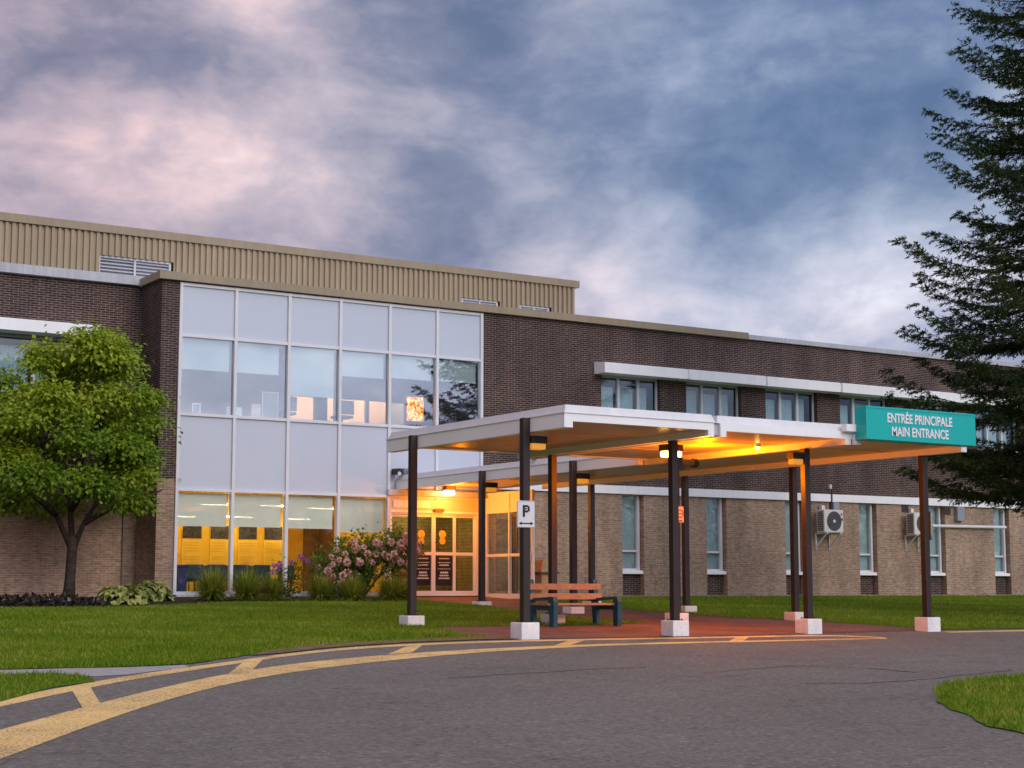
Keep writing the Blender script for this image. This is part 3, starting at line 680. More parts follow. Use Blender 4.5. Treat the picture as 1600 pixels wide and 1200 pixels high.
BL = [(16.46, 16.64), (19.68, 19.82), (19.97, 20.11), (23.12, 23.27), (26.36, 26.52)]
for a, b in BL: beam(K, a, b, 24.0, 30.5)
MB().box(19.82, 19.97, 24.06, 30.44, HB + .03, HT).build('beam_infill', M['grey_trim'], K)
bays = [(16.64, 19.68), (20.11, 23.12)]
for a, b in bays:
    s = MB(); s.box(a, b, 24.1, 30.4, SO, SO + .03)
    for yy in (26.0, 28.2): s.box(a, b, yy, yy + .025, SO - .006, SO)
    s.build('soffit', M['soffit'], K)
    MB().box(a, b, 24.0, 24.1, HB + .11, HT).build('fascia', M['white'], K); MB().box(a, b, 30.4, 30.5, HB + .11, HT).build('fascia', M['white'], K)
s = MB(); s.box(23.27, 26.36, 24.1, 42 - .13, SO, SO + .03)
for yy in (26.0, 28.2, 30.5, 33.0, 35.5, 38.0, 40.0): s.box(23.27, 26.36, yy, yy + .025, SO - .006, SO)
s.build('soffit', M['soffit'], K)
MB().box(23.27, 26.36, 24.0, 24.1, HB + .11, HT).build('fascia', M['white'], K)
def flash(x0, x1, y0, y1, mats=M['galv']):
    m = MB(); z0, z1 = HT + .012, HT + .155; i = .07
    m.prism([(x0 + .02, z0), (x1 - .02, z0), (x1 - i, z1), (x0 + i, z1)], y0 + .02, y1 - .02)
    b = len(m.v) - 8
    for k in range(8):
        x, y, z = m.v[b + k]
        if z == z1: m.v[b + k] = (x, y + (i - .02 if y < (y0 + y1) / 2 else -i + .02), z)
    m.box(x0 - .02, x1 + .02, y0 - .02, y1 + .02, HT, HT + .012)
    return m
flash(16.46, 19.88, 24.0, 30.5).build('roof_flashing', M['galv'], K); flash(19.92, 23.3, 24.04, 30.46).build('roof_flashing', M['galv'], K)
flash(23.36, 26.52, 24.0, 30.5).build('roof_flashing', M['galv'], K)
m = MB(); m.box(23.02, 23.30, 23.86, 23.99, HT + .0, HT + .14); m.box(23.3, 23.42, 23.88, 24.0, HB + .0, HT - .04); m.build('end_cap', M['white'], K)
for x, y, t in ((16.385, 25.15, HT), (16.385, 29.25, HT), (19.75, 25.15, HB), (19.75, 29.25, HB), (23.11, 25.15, HB), (23.02, 29.25, HB), (26.44, 25.15, HB), (26.44, 29.2, HB)): column(K, x, y, t, .29 if y < 27 else .2)
# covered walkway to the doors
Wk = root('walkway_canopy', (24.6, 36.2, g(36.2)), 'long flat white roofed walkway on brown columns leading back to the glass entrance doors', 'canopy')
beam(Wk, 22.95, 23.1, 30.52, 41.93); beam(Wk, 26.25, 26.4, 30.52, 39.4)
f = flash(22.95, 26.4, 30.52, 41.9).build('roof_flashing', M['galv'], Wk)
MB().box(23.1, 23.268, 30.52, 41.87, SO, SO + .03).build('soffit', M['soffit'], Wk)
MB().box(22.66, 26.2, 41.84, 41.93, 2.64, 2.80).build('lintel', M['grey_trim'], Wk)
for x, y, t in ((22.875, 33.0, HT), (22.875, 37.15, HT), (26.32, 33.05, HB), (26.32, 37.1, HB), (26.3, 40.9, HB)): column(Wk, x, y, t, .16 if y < 35 else .1)

# teal entrance sign
SG = root('entrance_sign', (24.9, 23.75, 2.88), 'long teal sign with white lettering ENTRÉE PRINCIPALE MAIN ENTRANCE on the canopy', 'sign')
MB().bbox(23.28, 26.34, 23.58, 23.9, 2.88, 3.54, .012).build('sign_box', M['teal_sign'], SG)
t = MB(); t.box(23.27, 26.35, 23.57, 23.575, 3.5, 3.53); t.box(23.27, 26.35, 23.57, 23.575, 2.89, 2.91); t.build('sign_rim', M['teal_sign'], SG)
t = MB(); add_text(t, 'ENTRÉE PRINCIPALE', .255, 24.74, 23.572, 3.245, .79, .006); add_text(t, 'MAIN ENTRANCE', .255, 24.74, 23.572, 2.985, .79, .006)
t.build('lettering', M['letter'], SG, fix=False)

# parking sign on the front left column
PS = root('parking_sign', (16.35, 25.04, 1.3), 'white rectangular sign with black P symbol and double arrow on the front left column', 'sign')
MB().bbox(16.16, 16.54, 25.05, 25.07, 1.08, 1.56, .006).build('sign_plate', M['sign_white'], PS)
t = MB(); y0, y1 = 25.043, 25.0495; cx = 16.335
t.box(cx - .06, cx - .015, y0, y1, 1.27, 1.48); t.box(cx - .015, cx + .06, y0, y1, 1.445, 1.48); t.box(cx + .045, cx + .085, y0, y1, 1.37, 1.455); t.box(cx - .015, cx + .05, y0, y1, 1.35, 1.385); t.box(cx - .005, cx + .025, y0, y1, 1.40, 1.43)
t.box(cx - .1, cx + .12, y0, y1, 1.145, 1.165)
t.prism([(cx - .14, 1.155), (cx - .085, 1.125), (cx - .085, 1.185)], y0, y1); t.prism([(cx + .16, 1.155), (cx + .105, 1.185), (cx + .105, 1.125)], y0, y1)
t.build('parking_symbol', M['ink'], PS)
t = MB()
for a, b, c, d_ in ((16.165, 16.535, 1.085, 1.092), (16.165, 16.535, 1.548, 1.555), (16.165, 16.172, 1.092, 1.548), (16.528, 16.535, 1.092, 1.548)): t.box(a, b, y0 + .003, y1 + .003, c, d_)
t.build('sign_border', M['box_grey'], PS)
NS = root('notice_sign', (23.2, 29.13, 1.6), 'small pink lit notice plate with red mark on the middle brown column', 'sign')
MB().bbox(22.95, 23.17, 29.145, 29.17, 1.45, 1.80, .005).build('sign_plate', M['sign_white'], NS)
t = MB()
for k in range(20):
    a0, a1 = 2 * PI * k / 20, 2 * PI * (k + 1) / 20
    t.quad((23.07 + .09 * math.cos(a0), 29.142, 1.64 + .09 * math.sin(a0)), (23.07 + .09 * math.cos(a1), 29.142, 1.64 + .09 * math.sin(a1)), (23.07 + .07 * math.cos(a1), 29.142, 1.64 + .07 * math.sin(a1)), (23.07 + .07 * math.cos(a0), 29.142, 1.64 + .07 * math.sin(a0)))
t.box(23.02, 23.12, 29.138, 29.143, 1.47, 1.5); t.box(23.01, 23.13, 29.139, 29.143, 1.63, 1.65); t.build('red_mark', M['sign_red'], NS, fix=False)
NS2 = root('notice_sign', (26.6, 25.15, 1.3), 'narrow orange brown plate fixed to the side of the front right column', 'sign')
MB().bbox(26.515, 26.55, 25.06, 25.28, 1.02, 1.62, .005).build('sign_plate', M['brown_wood'], NS2)

# ---- lamps
def add_light(par, loc, power, col=(1, .215, .0), r=.1):
    ld = bpy.data.lights.new('sodium_light', 'POINT'); ld.energy = power; ld.color = col; ld.shadow_soft_size = r
    o = bpy.data.objects.new('lamp_light', ld); C.objects.link(o); o.parent = par; o.location = Vector(loc) - par.location; return o
def wall_lamp(x, y, z, sx, sy, label, lit):
    R_ = root('wall_lamp', (x, y, z), label, 'wall lamp', 'wall lamps under the canopies')
    MB().bbox(x - sx / 2, x + sx / 2, y - sy / 2, y + sy / 2, z, z + .13, .012).build('lamp_housing', M['black'] if not lit else M['brown_wood'], R_)
    l = MB().bbox(x - sx / 2 + .02, x + sx / 2 - .02, y - sy / 2 + .02, y + sy / 2 - .02, z - .11, z - .002, .02).build('lamp_lens', M['lens_lit'] if lit else M['lens_dim'], R_)
    return R_
wall_lamp(16.63, 25.15, 2.6, .34, .24, 'dark wall lamp on the front left column beside the parking sign', False)
wall_lamp(23.12, 33.0, 2.62, .34, .24, 'dark wall lamp high on the nearer left column of the walkway', False)
wall_lamp(23.12, 37.15, 2.62, .34, .24, 'dark wall lamp on the farther left walkway column close to the doors', False)
wall_lamp(22.86, 25.15, 2.58, .30, .2, 'dark wall lamp on the front column left of the teal sign', False)
lamp = wall_lamp(19.9, 25.4, 2.62, .40, .26, 'lit orange wall lamp glowing behind the middle front column', True)
add_light(lamp, (20.4, 26.0, 2.6), 28)
dl = root('door_lamp', (24.45, 41.5, 2.7), 'bright lit lamp under the walkway roof above the glass doors', 'ceiling lamp')
MB().bbox(24.3, 24.62, 41.4, 41.64, 2.80, 2.928, .01).build('lamp_housing', M['brown_wood'], dl)
MB().bbox(24.33, 24.59, 41.43, 41.61, 2.68, 2.798, .02).build('lamp_lens', emit_mat('door_lens', (1, .8, .4), 20), dl)
add_light(dl, (24.45, 40.9, 2.42), 105, (1, .245, .0))
sl = root('soffit_lamp', (22.6, 26.0, 2.85), 'small bright bulb lamp under the glowing orange ceiling of the canopy', 'ceiling lamp')
MB().tube([(22.6, 26.0, 2.87), (22.6, 26.0, 2.925)], .07, 14).build('lamp_housing', M['white'], sl)
MB().tube([(22.6, 26.0, 2.81), (22.6, 26.0, 2.868)], [.035, .05], 12).build('lamp_lens', M['lens_lit'], sl)
add_light(sl, (21.9, 26.8, 2.36), 270)
# camera cylinder on the middle column
sc = root('security_camera', (19.98, 25.3, 2.35), 'dark tube shaped security camera on a bracket on the middle front column', 'camera')
MB().tube([(19.9, 25.27, 2.42), (20.5, 25.45, 2.42)], .065, 14).build('camera_body', M['brown_wood'], sc)
MB().tube([(20.44, 25.432, 2.42), (20.56, 25.468, 2.42)], .085, 16).build('camera_lens', M['black'], sc)
m = MB(); m.box(19.86, 20.02, 25.2, 25.24, 2.26, 2.5); m.box(19.86, 20.1, 25.24, 25.28, 2.28, 2.32); m.build('bracket', M['black'], sc)
sc2 = root('security_camera', (22.95, 41.8, 3.2), 'small dark camera with white lamp on the glazed wall above the walkway roof', 'camera')
m = MB(); m.box(22.8, 22.98, 41.6, 41.93, 3.22, 3.38); m.build('camera_body', M['black'], sc2)
MB().tube([(22.86, 41.599, 3.24), (22.86, 41.56, 3.23)], .05, 10).build('camera_lamp', M['sign_white'], sc2)
m = MB(); m.box(23.1, 23.35, 41.7, 41.93, 3.25, 3.4); m.tube([(23.2, 41.7, 3.33), (23.2, 41.62, 3.31)], .06, 12); m.build('junction_box', M['box_grey'], sc2)
sc3 = root('security_camera', (22.95, 34.9, 3.2), 'small pale dome camera on the walkway roof edge', 'camera')
m = MB(); m.bbox(22.9, 23.06, 34.8, 34.95, 3.205, 3.27, .01); m.tube([(22.9, 34.87, 3.24), (22.82, 34.87, 3.2)], [.05, .04], 10); m.build('camera_body', M['sign_white'], sc3)

# ---- bench
BN = root('park_bench', (19.95, 28.35, g(28.4)), 'slatted wooden bench with teal end frames facing the driveway under the canopy', 'bench')
zb = g(28.3)
for x in (18.92, 20.5):
    e = MB()
    e.prism([(28.72, zb + .0), (28.86, zb + .0), (28.93, zb + .5), (28.98, zb + .93), (28.86, zb + .95), (28.80, zb + .55)], x, x + .1, 'x')
    e.prism([(28.0, zb), (28.15, zb), (28.15, zb + .52), (28.10, zb + .60), (28.02, zb + .60), (27.98, zb + .5)], x, x + .1, 'x')
    e.box(x + .004, x + .096, 28.151, 28.79, zb + .33, zb + .42); e.prism([(28.1, zb + .545), (28.8, zb + .52), (28.8, zb + .57), (28.1, zb + .60)], x + .004, x + .096, 'x')
    e.build('end_frame', M['bench_teal'], BN)
for z0, y in ((.74, 28.86), (.54, 28.81)): MB().bbox(18.86, 20.66, y - .06, y - .015, zb + z0, zb + z0 + .125, .008).build('backrest_plank', M['bench_wood'], BN)
for k in range(4): MB().bbox(18.86, 20.64, 28.1 + .165 * k, 28.24 + .165 * k, zb + .425, zb + .47, .008).build('seat_plank', M['bench_wood'], BN)

# ---- litter bin
LB = root('litter_bin', (27.0, 40.4, g(40.4)), 'square stone clad litter bin with flared top standing by the tan brick wall', 'litter bin')
z = g(40.4)
MB().bbox(26.72, 27.24, 40.14, 40.66, z, z + .72, .015).build('bin_body', M['bin_stone'], LB)
MB().bbox(26.66, 27.30, 40.08, 40.72, z + .722, z + .78, .012).build('bin_ledge', M['bin_dark'], LB)
h = MB(); h.prism([(26.70, z + .782), (27.26, z + .782), (27.19, z + 1.12), (26.77, z + 1.12)], 40.14, 40.62); h.build('bin_hood', M['bin_stone'], LB)

# ---- air conditioners on the wing wall
def ac(x, label):
    A = root('air_conditioner', (x, 41.6, 1.85), label, 'air conditioner', 'air conditioning units on the wing wall')
    y0, y1, z0, z1 = 41.42, 41.80, 1.86, 2.62
    MB().bbox(x, x + .86, y0, y1, z0, z1, .02).build('casing', M['ac_body'], A)
    f = MB(); cx, cz = x + .44, (z0 + z1) / 2
    for r0 in (.06, .11, .16, .21, .26, .31):
        for k in range(28):
            a0, a1 = 2 * PI * k / 28, 2 * PI * (k + 1) / 28
            f.quad(*[(cx + rr * math.cos(a), y0 - .008, cz + rr * math.sin(a)) for rr, a in ((r0, a0), (r0, a1), (r0 + .018, a1), (r0 + .018, a0))])
    f.tube([(cx, y0 - .004, cz), (cx, y0 - .001, cz)], .32, 28); f.build('fan_grille', M['ac_dark'], A, fix=False)
    MB().tube([(cx, y0 - .014, cz), (cx, y0 - .005, cz)], .055, 14).build('fan_hub', M['ac_body'], A)
    s = MB()
    for k in range(11): zz = z0 + .06 + k * .06; s.box(x - .006, x - .001, y0 + .05, y1 - .05, zz, zz + .042)
    s.build('side_grille', M['ac_dark'], A)
    MB().tube([(x + .775, y0 - .006, z1 - .15), (x + .775, y0 - .001, z1 - .15)], .05, 16).build('logo', M['pink'], A)
    MB().box(x + .72, x + .83, y0 - .006, y0 - .001, z1 - .36, z1 - .28).build('rating_label', M['ac_dark'], A)
    for xx in (x + .1, x + .7):
        b = MB()
        b.box(xx, xx + .04, 41.40, 41.99, z0 - .05, z0 - .002); b.box(xx, xx + .04, 41.955, 41.995, z0 - .55, z0 - .05)
        b.prism([(41.45, z0 - .05), (41.50, z0 - .05), (41.955, z0 - .45), (41.955, z0 - .5)], xx, xx + .04, 'x')
        b.build('bracket', M['galv'], A)
    m = MB(); m.bbox(x + .28, x + .42, 41.82, 41.98, z1 - .3, z1 + .16, .03); m.build('hose_cover', M['ac_body'], A)
    return A
ac(38.86, 'white air conditioner with dark round fan under the small electric box')
ac(43.05, 'white air conditioner half hidden by the front right column beside the spruce branches')
eb = root('electric_box', (39.9, 41.9, 2.7), 'pale square electric box with dark conduit rising above the nearer air conditioner', 'electric box')
MB().bbox(39.72, 39.98, 41.86, 41.995, 2.6, 2.9, .01).build('box_body', M['box_grey'], eb)
MB().tube([(39.66, 41.96, 2.55), (39.66, 41.96, 2.88), (39.66, 41.88, 2.95), (39.66, 41.88, 3.35)], .022, 8).build('conduit', M['black'], eb)
MB().box(39.62, 39.68, 41.9, 41.995, 3.36, 3.5).build('conduit_cap', M['sign_white'], eb)
eb2 = root('electric_box', (45.85, 41.9, 2.7), 'blue grey electric meter box on the wall above the white horizontal pipe', 'electric box')
MB().bbox(45.66, 46.02, 41.83, 41.995, 2.4, 2.92, .015).build('box_body', M['box_grey'], eb2)
MB().tube([(45.8, 41.95, 2.925), (45.8, 41.87, 3.0), (45.8, 41.87, 3.4)], .02, 8).build('conduit', M['black'], eb2)
tag(MB().tube([(44.4, 41.9, 2.2), (48.2, 41.9, 2.22)], .055, 12).build('wall_pipe', M['pipe'], smooth=False), 'white horizontal pipe along the tan brick wall beside the front right column', 'pipe')
for x, z0, z1, s in ((43.05, 2.66, 2.9, 'dark square vent grille on the tan wall above the half hidden air conditioner'), (45.15, 2.62, 2.92, 'dark vent grille on the tan wall left of the meter box')):
    V_ = root('wall_vent', (x + .14, 41.97, z0), s, 'vent', 'vent grilles on the wing wall')
    MB().box(x, x + .3, 41.965, 41.997, z0, z1).build('vent_frame', M['bin_dark'], V_)
    q = MB()
    for k in range(5): q.box(x + .03, x + .27, 41.955, 41.964, z0 + .03 + k * .05, z0 + .055 + k * .05)
    q.build('vent_slat', M['black'], V_)
tag(MB().tube([(15.5, 43.44, g(43)), (15.5, 43.44, 3.0)], .02, 8).build('downpipe', M['downpipe']), 'thin pale vertical pipe on the brick wall behind the maple', 'pipe')

# ================================================================== THINGS BEHIND THE GLASS
ch = None
def chair(x, y, label):
    global ch
    if ch is None:
        ch = root('lobby_chair', (0, 0, 0), label, 'chair', 'chairs in the lobby')
        MB().bbox(-.26, .26, -.25, .25, .40, .48, .03).build('seat', M['chair_teal'], ch)
        b = MB().bbox(-.27, .27, -.33, -.27, .46, .86, .025); b.build('backrest', M['chair_teal'], ch)
        for sx in (-.22, .22):
            for sy in (-.22, .22): MB().tube([(sx, sy, 0), (sx, sy, .4)], .014, 6).build('leg', M['chair_metal'], ch)
        ch.location = (x, y, -.2); return ch
    o = dup(ch, (x, y, -.2), label); o.rotation_euler = (0, 0, random.uniform(-.35, .35)); return o
for k, x in enumerate((17.35, 18.0, 18.65, 19.3, 20.0)):
    chair(x, 43.3 + .04 * (k % 2), 'dark teal lobby chair behind the glass, %s from the blue bin' % ('first', 'second', 'third', 'fourth', 'fifth')[k])
for k, x in enumerate((17.7, 18.5, 19.3, 20.1)):
    chair(x, 44.55, 'dark lobby chair in the back row beneath the posters, %s from the left wall' % ('first', 'second', 'third', 'fourth')[k]).rotation_euler = (0, 0, PI + .1 * k)
bb = root('recycling_bin', (16.75, 42.6, -.2), 'tall blue plastic bin behind the lower left corner of the lobby glass', 'bin')
m = MB(); m.prism([(16.6, -.2), (16.9, -.2), (16.93, .56), (16.57, .56)], 42.4, 42.75); m.build('bin_body', M['blue_bin'], bb)
MB().bbox(16.55, 16.95, 42.38, 42.77, .562, .64, .02).build('bin_lid', M['blue_bin'], bb)
for k, x in enumerate((17.78, 18.62, 19.48, 20.28)):
    P = root('display_poster', (x + .28, 44.97, .6), 'yellow display poster with dark photo on top in the lobby, %s from the left wall' % ('first', 'second', 'third', 'fourth')[k], 'poster', 'display posters on the yellow lobby wall')
    MB().box(x - .02, x + .6, 44.97, 44.995, .55, 1.82).build('poster_sheet', M['poster'], P)
    MB().box(x, x + .56, 44.955, 44.968, 1.42, 1.79).build('photograph', M['photo'], P)
    q = MB()
    for r_i in range(9):
        if r_i == 4: continue
        q.box(x + .04, x + .52 - random.random() * .12, 44.96, 44.968, .64 + r_i * .08, .68 + r_i * .08)
    q.build('poster_text', M['poster_text'], P)
tb = root('side_table', (21.9, 43.6, -.2), 'low orange wooden table in the lobby behind the hydrangea', 'table')
MB().bbox(21.4, 22.5, 43.3, 43.9, .25, .30, .01).build('tabletop', M['bench_wood'], tb)
for sx in (21.45, 22.4):
    for sy in (43.36, 43.8): MB().box(sx, sx + .05, sy, sy + .05, -.2, .248).build('leg', M['bench_wood'], tb)
def sill(name, x0, x1, h, mat, label, cat, kind):
    R_ = root(name, ((x0 + x1) / 2, 42.3, 4.65), label, cat)
    if kind == 'frame':
        MB().box(x0, x1, 42.28, 42.3, 4.65, 4.65 + h).build('frame', M[mat], R_); MB().box(x0 + .03, x1 - .03, 42.274, 42.279, 4.68, 4.65 + h - .03).build('image', M['room_grey'], R_)
    elif kind == 'box':
        MB().bbox(x0, x1, 42.24, 42.34, 4.65, 4.65 + h, .01).build('box_body', M[mat], R_); MB().box(x0 + .02, x1 - .02, 42.235, 42.239, 4.65 + h * .3, 4.65 + h * .7).build('box_label', M['sign_white'], R_)
    elif kind == 'vase':
        MB().tube([((x0 + x1) / 2, 42.3, 4.65), ((x0 + x1) / 2, 42.3, 4.65 + h * .6), ((x0 + x1) / 2, 42.3, 4.65 + h)], [.06, .05, .06], 12).build('vase_body', M[mat], R_)
    return R_
MB().box(16.45, 25.8, 42.2, 42.42, 4.6, 4.649).build('window_shelf', M['white'], B)
sill('photo_frame', 16.9, 17.14, .3, 'white', 'pale photo frame standing inside the far left upper window', 'photo frame', 'frame')
sill('vase', 17.88, 18.0, .27, 'sign_white', 'slim white vase at the right end of the far left upper window', 'vase', 'vase')
sill('cardboard_box', 18.12, 18.32, .26, 'curtain', 'smaller pale box at the left end of the second upper window', 'box', 'box')
sill('cardboard_box', 18.60, 18.88, .38, 'peach_wall', 'taller beige box standing in the middle of the second upper window', 'box', 'box')
sill('whiteboard', 18.93, 19.42, .74, 'blind', 'pale square board leaning inside the second upper window', 'board', 'frame')
OP = root('sunset_panel', (23.85, 42.5, 5.2), 'added glowing orange panel for a sunset reflection in the fifth upper window', 'image')  # added panel, stands in for the sunset mirrored in the glass
MB().box(23.58, 24.12, 42.45, 42.47, 4.85, 5.55).build('image', M['sunset_refl'], OP); MB().box(23.55, 24.15, 42.475, 42.5, 4.82, 5.58).build('panel_backing', M['brown_wood'], OP)
for x, y, lb_ in ((19.95, 43.0, 'dark office chair back seen at the left edge of the third upper window'), (21.75, 43.0, 'dark office chair back seen low in the fourth upper window')):
    O = root('office_chair', (x, y, 4.45), lb_, 'chair', 'office chairs behind the upper windows')
    MB().bbox(x - .25, x + .25, y - .25, y + .25, 4.85, 4.93, .03).build('seat', M['chair_teal'], O)
    MB().bbox(x - .24, x + .24, y - .3, y - .24, 4.95, 5.35, .03).build('backrest', M['chair_teal'], O)
    MB().tube([(x, y, 4.5), (x, y, 4.85)], .03, 8).build('pedestal', M['chair_metal'], O)

# ================================================================== TREES AND PLANTS
def maple(x, y, zb):
    T = root('maple_tree', (x, y, zb), 'bushy green maple tree with forked trunk in the bed before the left brick wall', 'tree')
    t = MB(); o = Vector((x, y, zb))
    t.tube([o + Vector(p) for p in ((0, 0, -.1), (.02, 0, .5), (.05, 0, 1.2), (.03, 0, 1.6))], [.17, .13, .12, .12], 10)
    limbs = [((.05, 0, 1.2), (.3, -.1, 1.9), (.75, -.2, 2.7), (1.2, -.3, 3.5)), ((.03, 0, 1.5), (0, .1, 2.4), (.1, .1, 3.8), (.1, .0, 5.6)), ((.02, 0, 1.3), (-.35, .1, 2.1), (-.9, .2, 3.0), (-1.5, .2, 3.9)),
             ((.3, -.1, 1.9), (.9, -.1, 2.25), (1.7, -.2, 2.5), (2.3, -.2, 2.8)), ((0, .1, 2.2), (.4, -.5, 3.0), (.7, -1.0, 3.8)), ((0, .1, 2.5), (-.4, .6, 3.3), (-.6, 1.0, 4.2)), ((-.35, .1, 2.1), (-1.0, -.3, 2.5), (-1.9, -.5, 2.9)), ((.1, .1, 3.2), (.7, .4, 4.2), (1.0, .5, 5.0))]
    for l in limbs: t.tube([o + Vector(p) for p in l], [.085, .06, .04, .015][:len(l)], 7)
    t.build('trunk', M['bark'], T, smooth=True)
    hz = [2.0, 2.5, 3.3, 4.4, 5.4, 6.1, 6.6]; hw = [1.4, 2.1, 2.2, 1.9, 1.5, 1.05, .45]
    cs = []
    while len(cs) < 84:
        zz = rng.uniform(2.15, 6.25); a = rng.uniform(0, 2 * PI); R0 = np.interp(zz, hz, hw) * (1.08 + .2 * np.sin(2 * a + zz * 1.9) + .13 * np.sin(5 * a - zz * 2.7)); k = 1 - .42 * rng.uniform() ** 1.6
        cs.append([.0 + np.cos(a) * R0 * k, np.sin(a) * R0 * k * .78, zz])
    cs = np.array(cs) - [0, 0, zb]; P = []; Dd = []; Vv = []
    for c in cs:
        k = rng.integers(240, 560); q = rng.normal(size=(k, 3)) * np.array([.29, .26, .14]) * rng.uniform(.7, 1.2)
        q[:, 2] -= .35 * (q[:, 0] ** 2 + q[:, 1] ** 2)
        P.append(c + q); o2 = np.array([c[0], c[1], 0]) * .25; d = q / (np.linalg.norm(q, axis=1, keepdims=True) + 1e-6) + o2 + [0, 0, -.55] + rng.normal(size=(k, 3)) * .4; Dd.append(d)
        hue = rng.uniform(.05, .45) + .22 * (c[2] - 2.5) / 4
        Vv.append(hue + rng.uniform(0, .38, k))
    P = np.concatenate(P) + [x, y, zb]; Dd = np.concatenate(Dd); Vv = np.concatenate(Vv)
    keep = (P[:, 1] < 43.35); P, Dd, Vv = P[keep], Dd[keep], Vv[keep]
    Un = rnd_dirs(len(P)) * .55 + [0, -.35, 1.0]
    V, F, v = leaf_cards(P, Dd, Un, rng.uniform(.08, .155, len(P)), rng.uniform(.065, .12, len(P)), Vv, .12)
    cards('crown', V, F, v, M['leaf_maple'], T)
    return T
maple(13.28, 41.0, g(41))

def spruce(x, y, zb, label, zt=24.5, seed=3):
    r = np.random.default_rng(seed)
    T = root('spruce_tree', (x, y, zb), label, 'tree')
    t = MB(); t.tube([(x, y, zb - .2), (x, y, zb + 6), (x + .05, y, 15), (x, y, zt)], [.36, .30, .16, .02], 10)
    prof_z = [1.7, 2.6, 5.0, 6.4, 7.8, 9.2, 11.0, 12.5, 14.3, 18, 22, 24.5]; prof_r = [4.2, 5.2, 5.2, 4.3, 4.6, 4.1, 3.9, 3.3, 2.8, 1.9, .9, .1]
    P = []; D = []; U = []; Vv = []; Ln = []
    z = 3.0
    while z < zt - .2:
        rad = np.interp(z, prof_z, prof_r); nb = int(6 + rad * 2.3); a0 = r.uniform(0, 6.28)
        for k in range(nb):
            a = a0 + 2 * PI * k / nb + r.normal(0, .22); ln = rad * r.uniform(.5, 1.08); zz = z + r.normal(0, .16)
            droop = .12 + .035 * rad; n = max(4, int(ln / .16)); s = np.linspace(0.05, 1, n)
            bx_ = x + np.cos(a) * ln * s; by = y + np.sin(a) * ln * s; bz = zz - droop * ln * .55 * np.sin(s * 2.2) + .18 * ln * s ** 3
            if ln > .5: ii = [0, n // 4, n // 2, (3 * n) // 4, n - 2]; t.tube([(bx_[q], by[q], bz[q] - .02) for q in ii], [.032, .024, .016, .010, .004], 5, False)
            cd = np.array([np.cos(a), np.sin(a), 0]); sd = np.array([-np.sin(a), np.cos(a), 0]); bv = r.uniform(0, .4)
            for i in range(n):
                tl = (.16 + .42 * np.sin(min(1, s[i] * 1.15) * PI * .85)) * min(1, ln / 2.2 + .25)
                for sg in (-1, 1, 0):
                    m = (42 if sg else 24) if z < 15.5 else 9; base = np.array([bx_[i], by[i], bz[i]]) + r.normal(0, .03, 3)
                    td = cd * (.75 if sg else 1) + sd * sg * r.uniform(.6, 1.1) + np.array([0, 0, r.normal(-.16, .2)])
                    td /= np.linalg.norm(td); u = r.uniform(0, 1, m)[:, None]
                    pts = base + td * tl * u
                    dd = td + r.normal(0, .55, (m, 3)) + [0, 0, -.1]
                    P.append(pts); D.append(dd); U.append(r.normal(size=(m, 3)) + [0, 0, 1.2]); Vv.append(bv + r.uniform(0, .6, m)); Ln.append(r.uniform(.07, .15, m))
        z += r.uniform(.55, .95)
    t.build('trunk', M['bark_dark'], T)
    P = np.concatenate(P); D = np.concatenate(D); U = np.concatenate(U); Vv = np.concatenate(Vv); Ln = np.concatenate(Ln)
    V, F, v = leaf_cards(P, D, U, Ln, Ln * .22, Vv, .04)
    cards('crown', V, F, v, M['leaf_spruce'], T); return T
SP = spruce(35.9, 28.7, g(28.7), 'tall dark spruce tree rising beside the canopy sign in front of the wing')

def hosta(x, y, r, h, label):
    T = root('hosta_plant', (x, y, g(y)), label, 'plant', 'variegated hostas in the bed')
    n = 190; a = rng.uniform(0, 2 * PI, n); s = np.sqrt(rng.uniform(0.02, 1, n))
    P = np.stack([x + np.cos(a) * r * s * .8, y + np.sin(a) * r * s * .8, g(y) + .06 + h * (1 - s ** 2) * .9 + rng.uniform(-.04, .05, n)], 1)
    D = np.stack([np.cos(a), np.sin(a), -.25 - .5 * s + rng.normal(0, .2, n)], 1); U = np.stack([np.cos(a) * .4, np.sin(a) * .4, np.ones(n)], 1) + rng.normal(0, .3, (n, 3))
    V, F, v = leaf_cards(P, D, U, rng.uniform(.18, .28, n), rng.uniform(.14, .2, n), np.where(rng.uniform(size=n) < .25, .1, rng.uniform(.35, 1, n)), .12)
    cards('foliage', V, F, v, M['leaf_hosta'], T)
    s_ = MB()
    for k in range(14): aa = 2 * PI * k / 14; s_.tube([(x, y, g(y)), (x + math.cos(aa) * r * .5, y + math.sin(aa) * r * .5, g(y) + h * .7)], .012, 5)
    s_.build('stem', M['stem'], T)
hosta(13.82, 38.75, .72, .42, 'larger bright yellow green hosta mound at the front of the bed')
hosta(15.15, 40.3, .55, .48, 'smaller paler hosta against the brick pier')

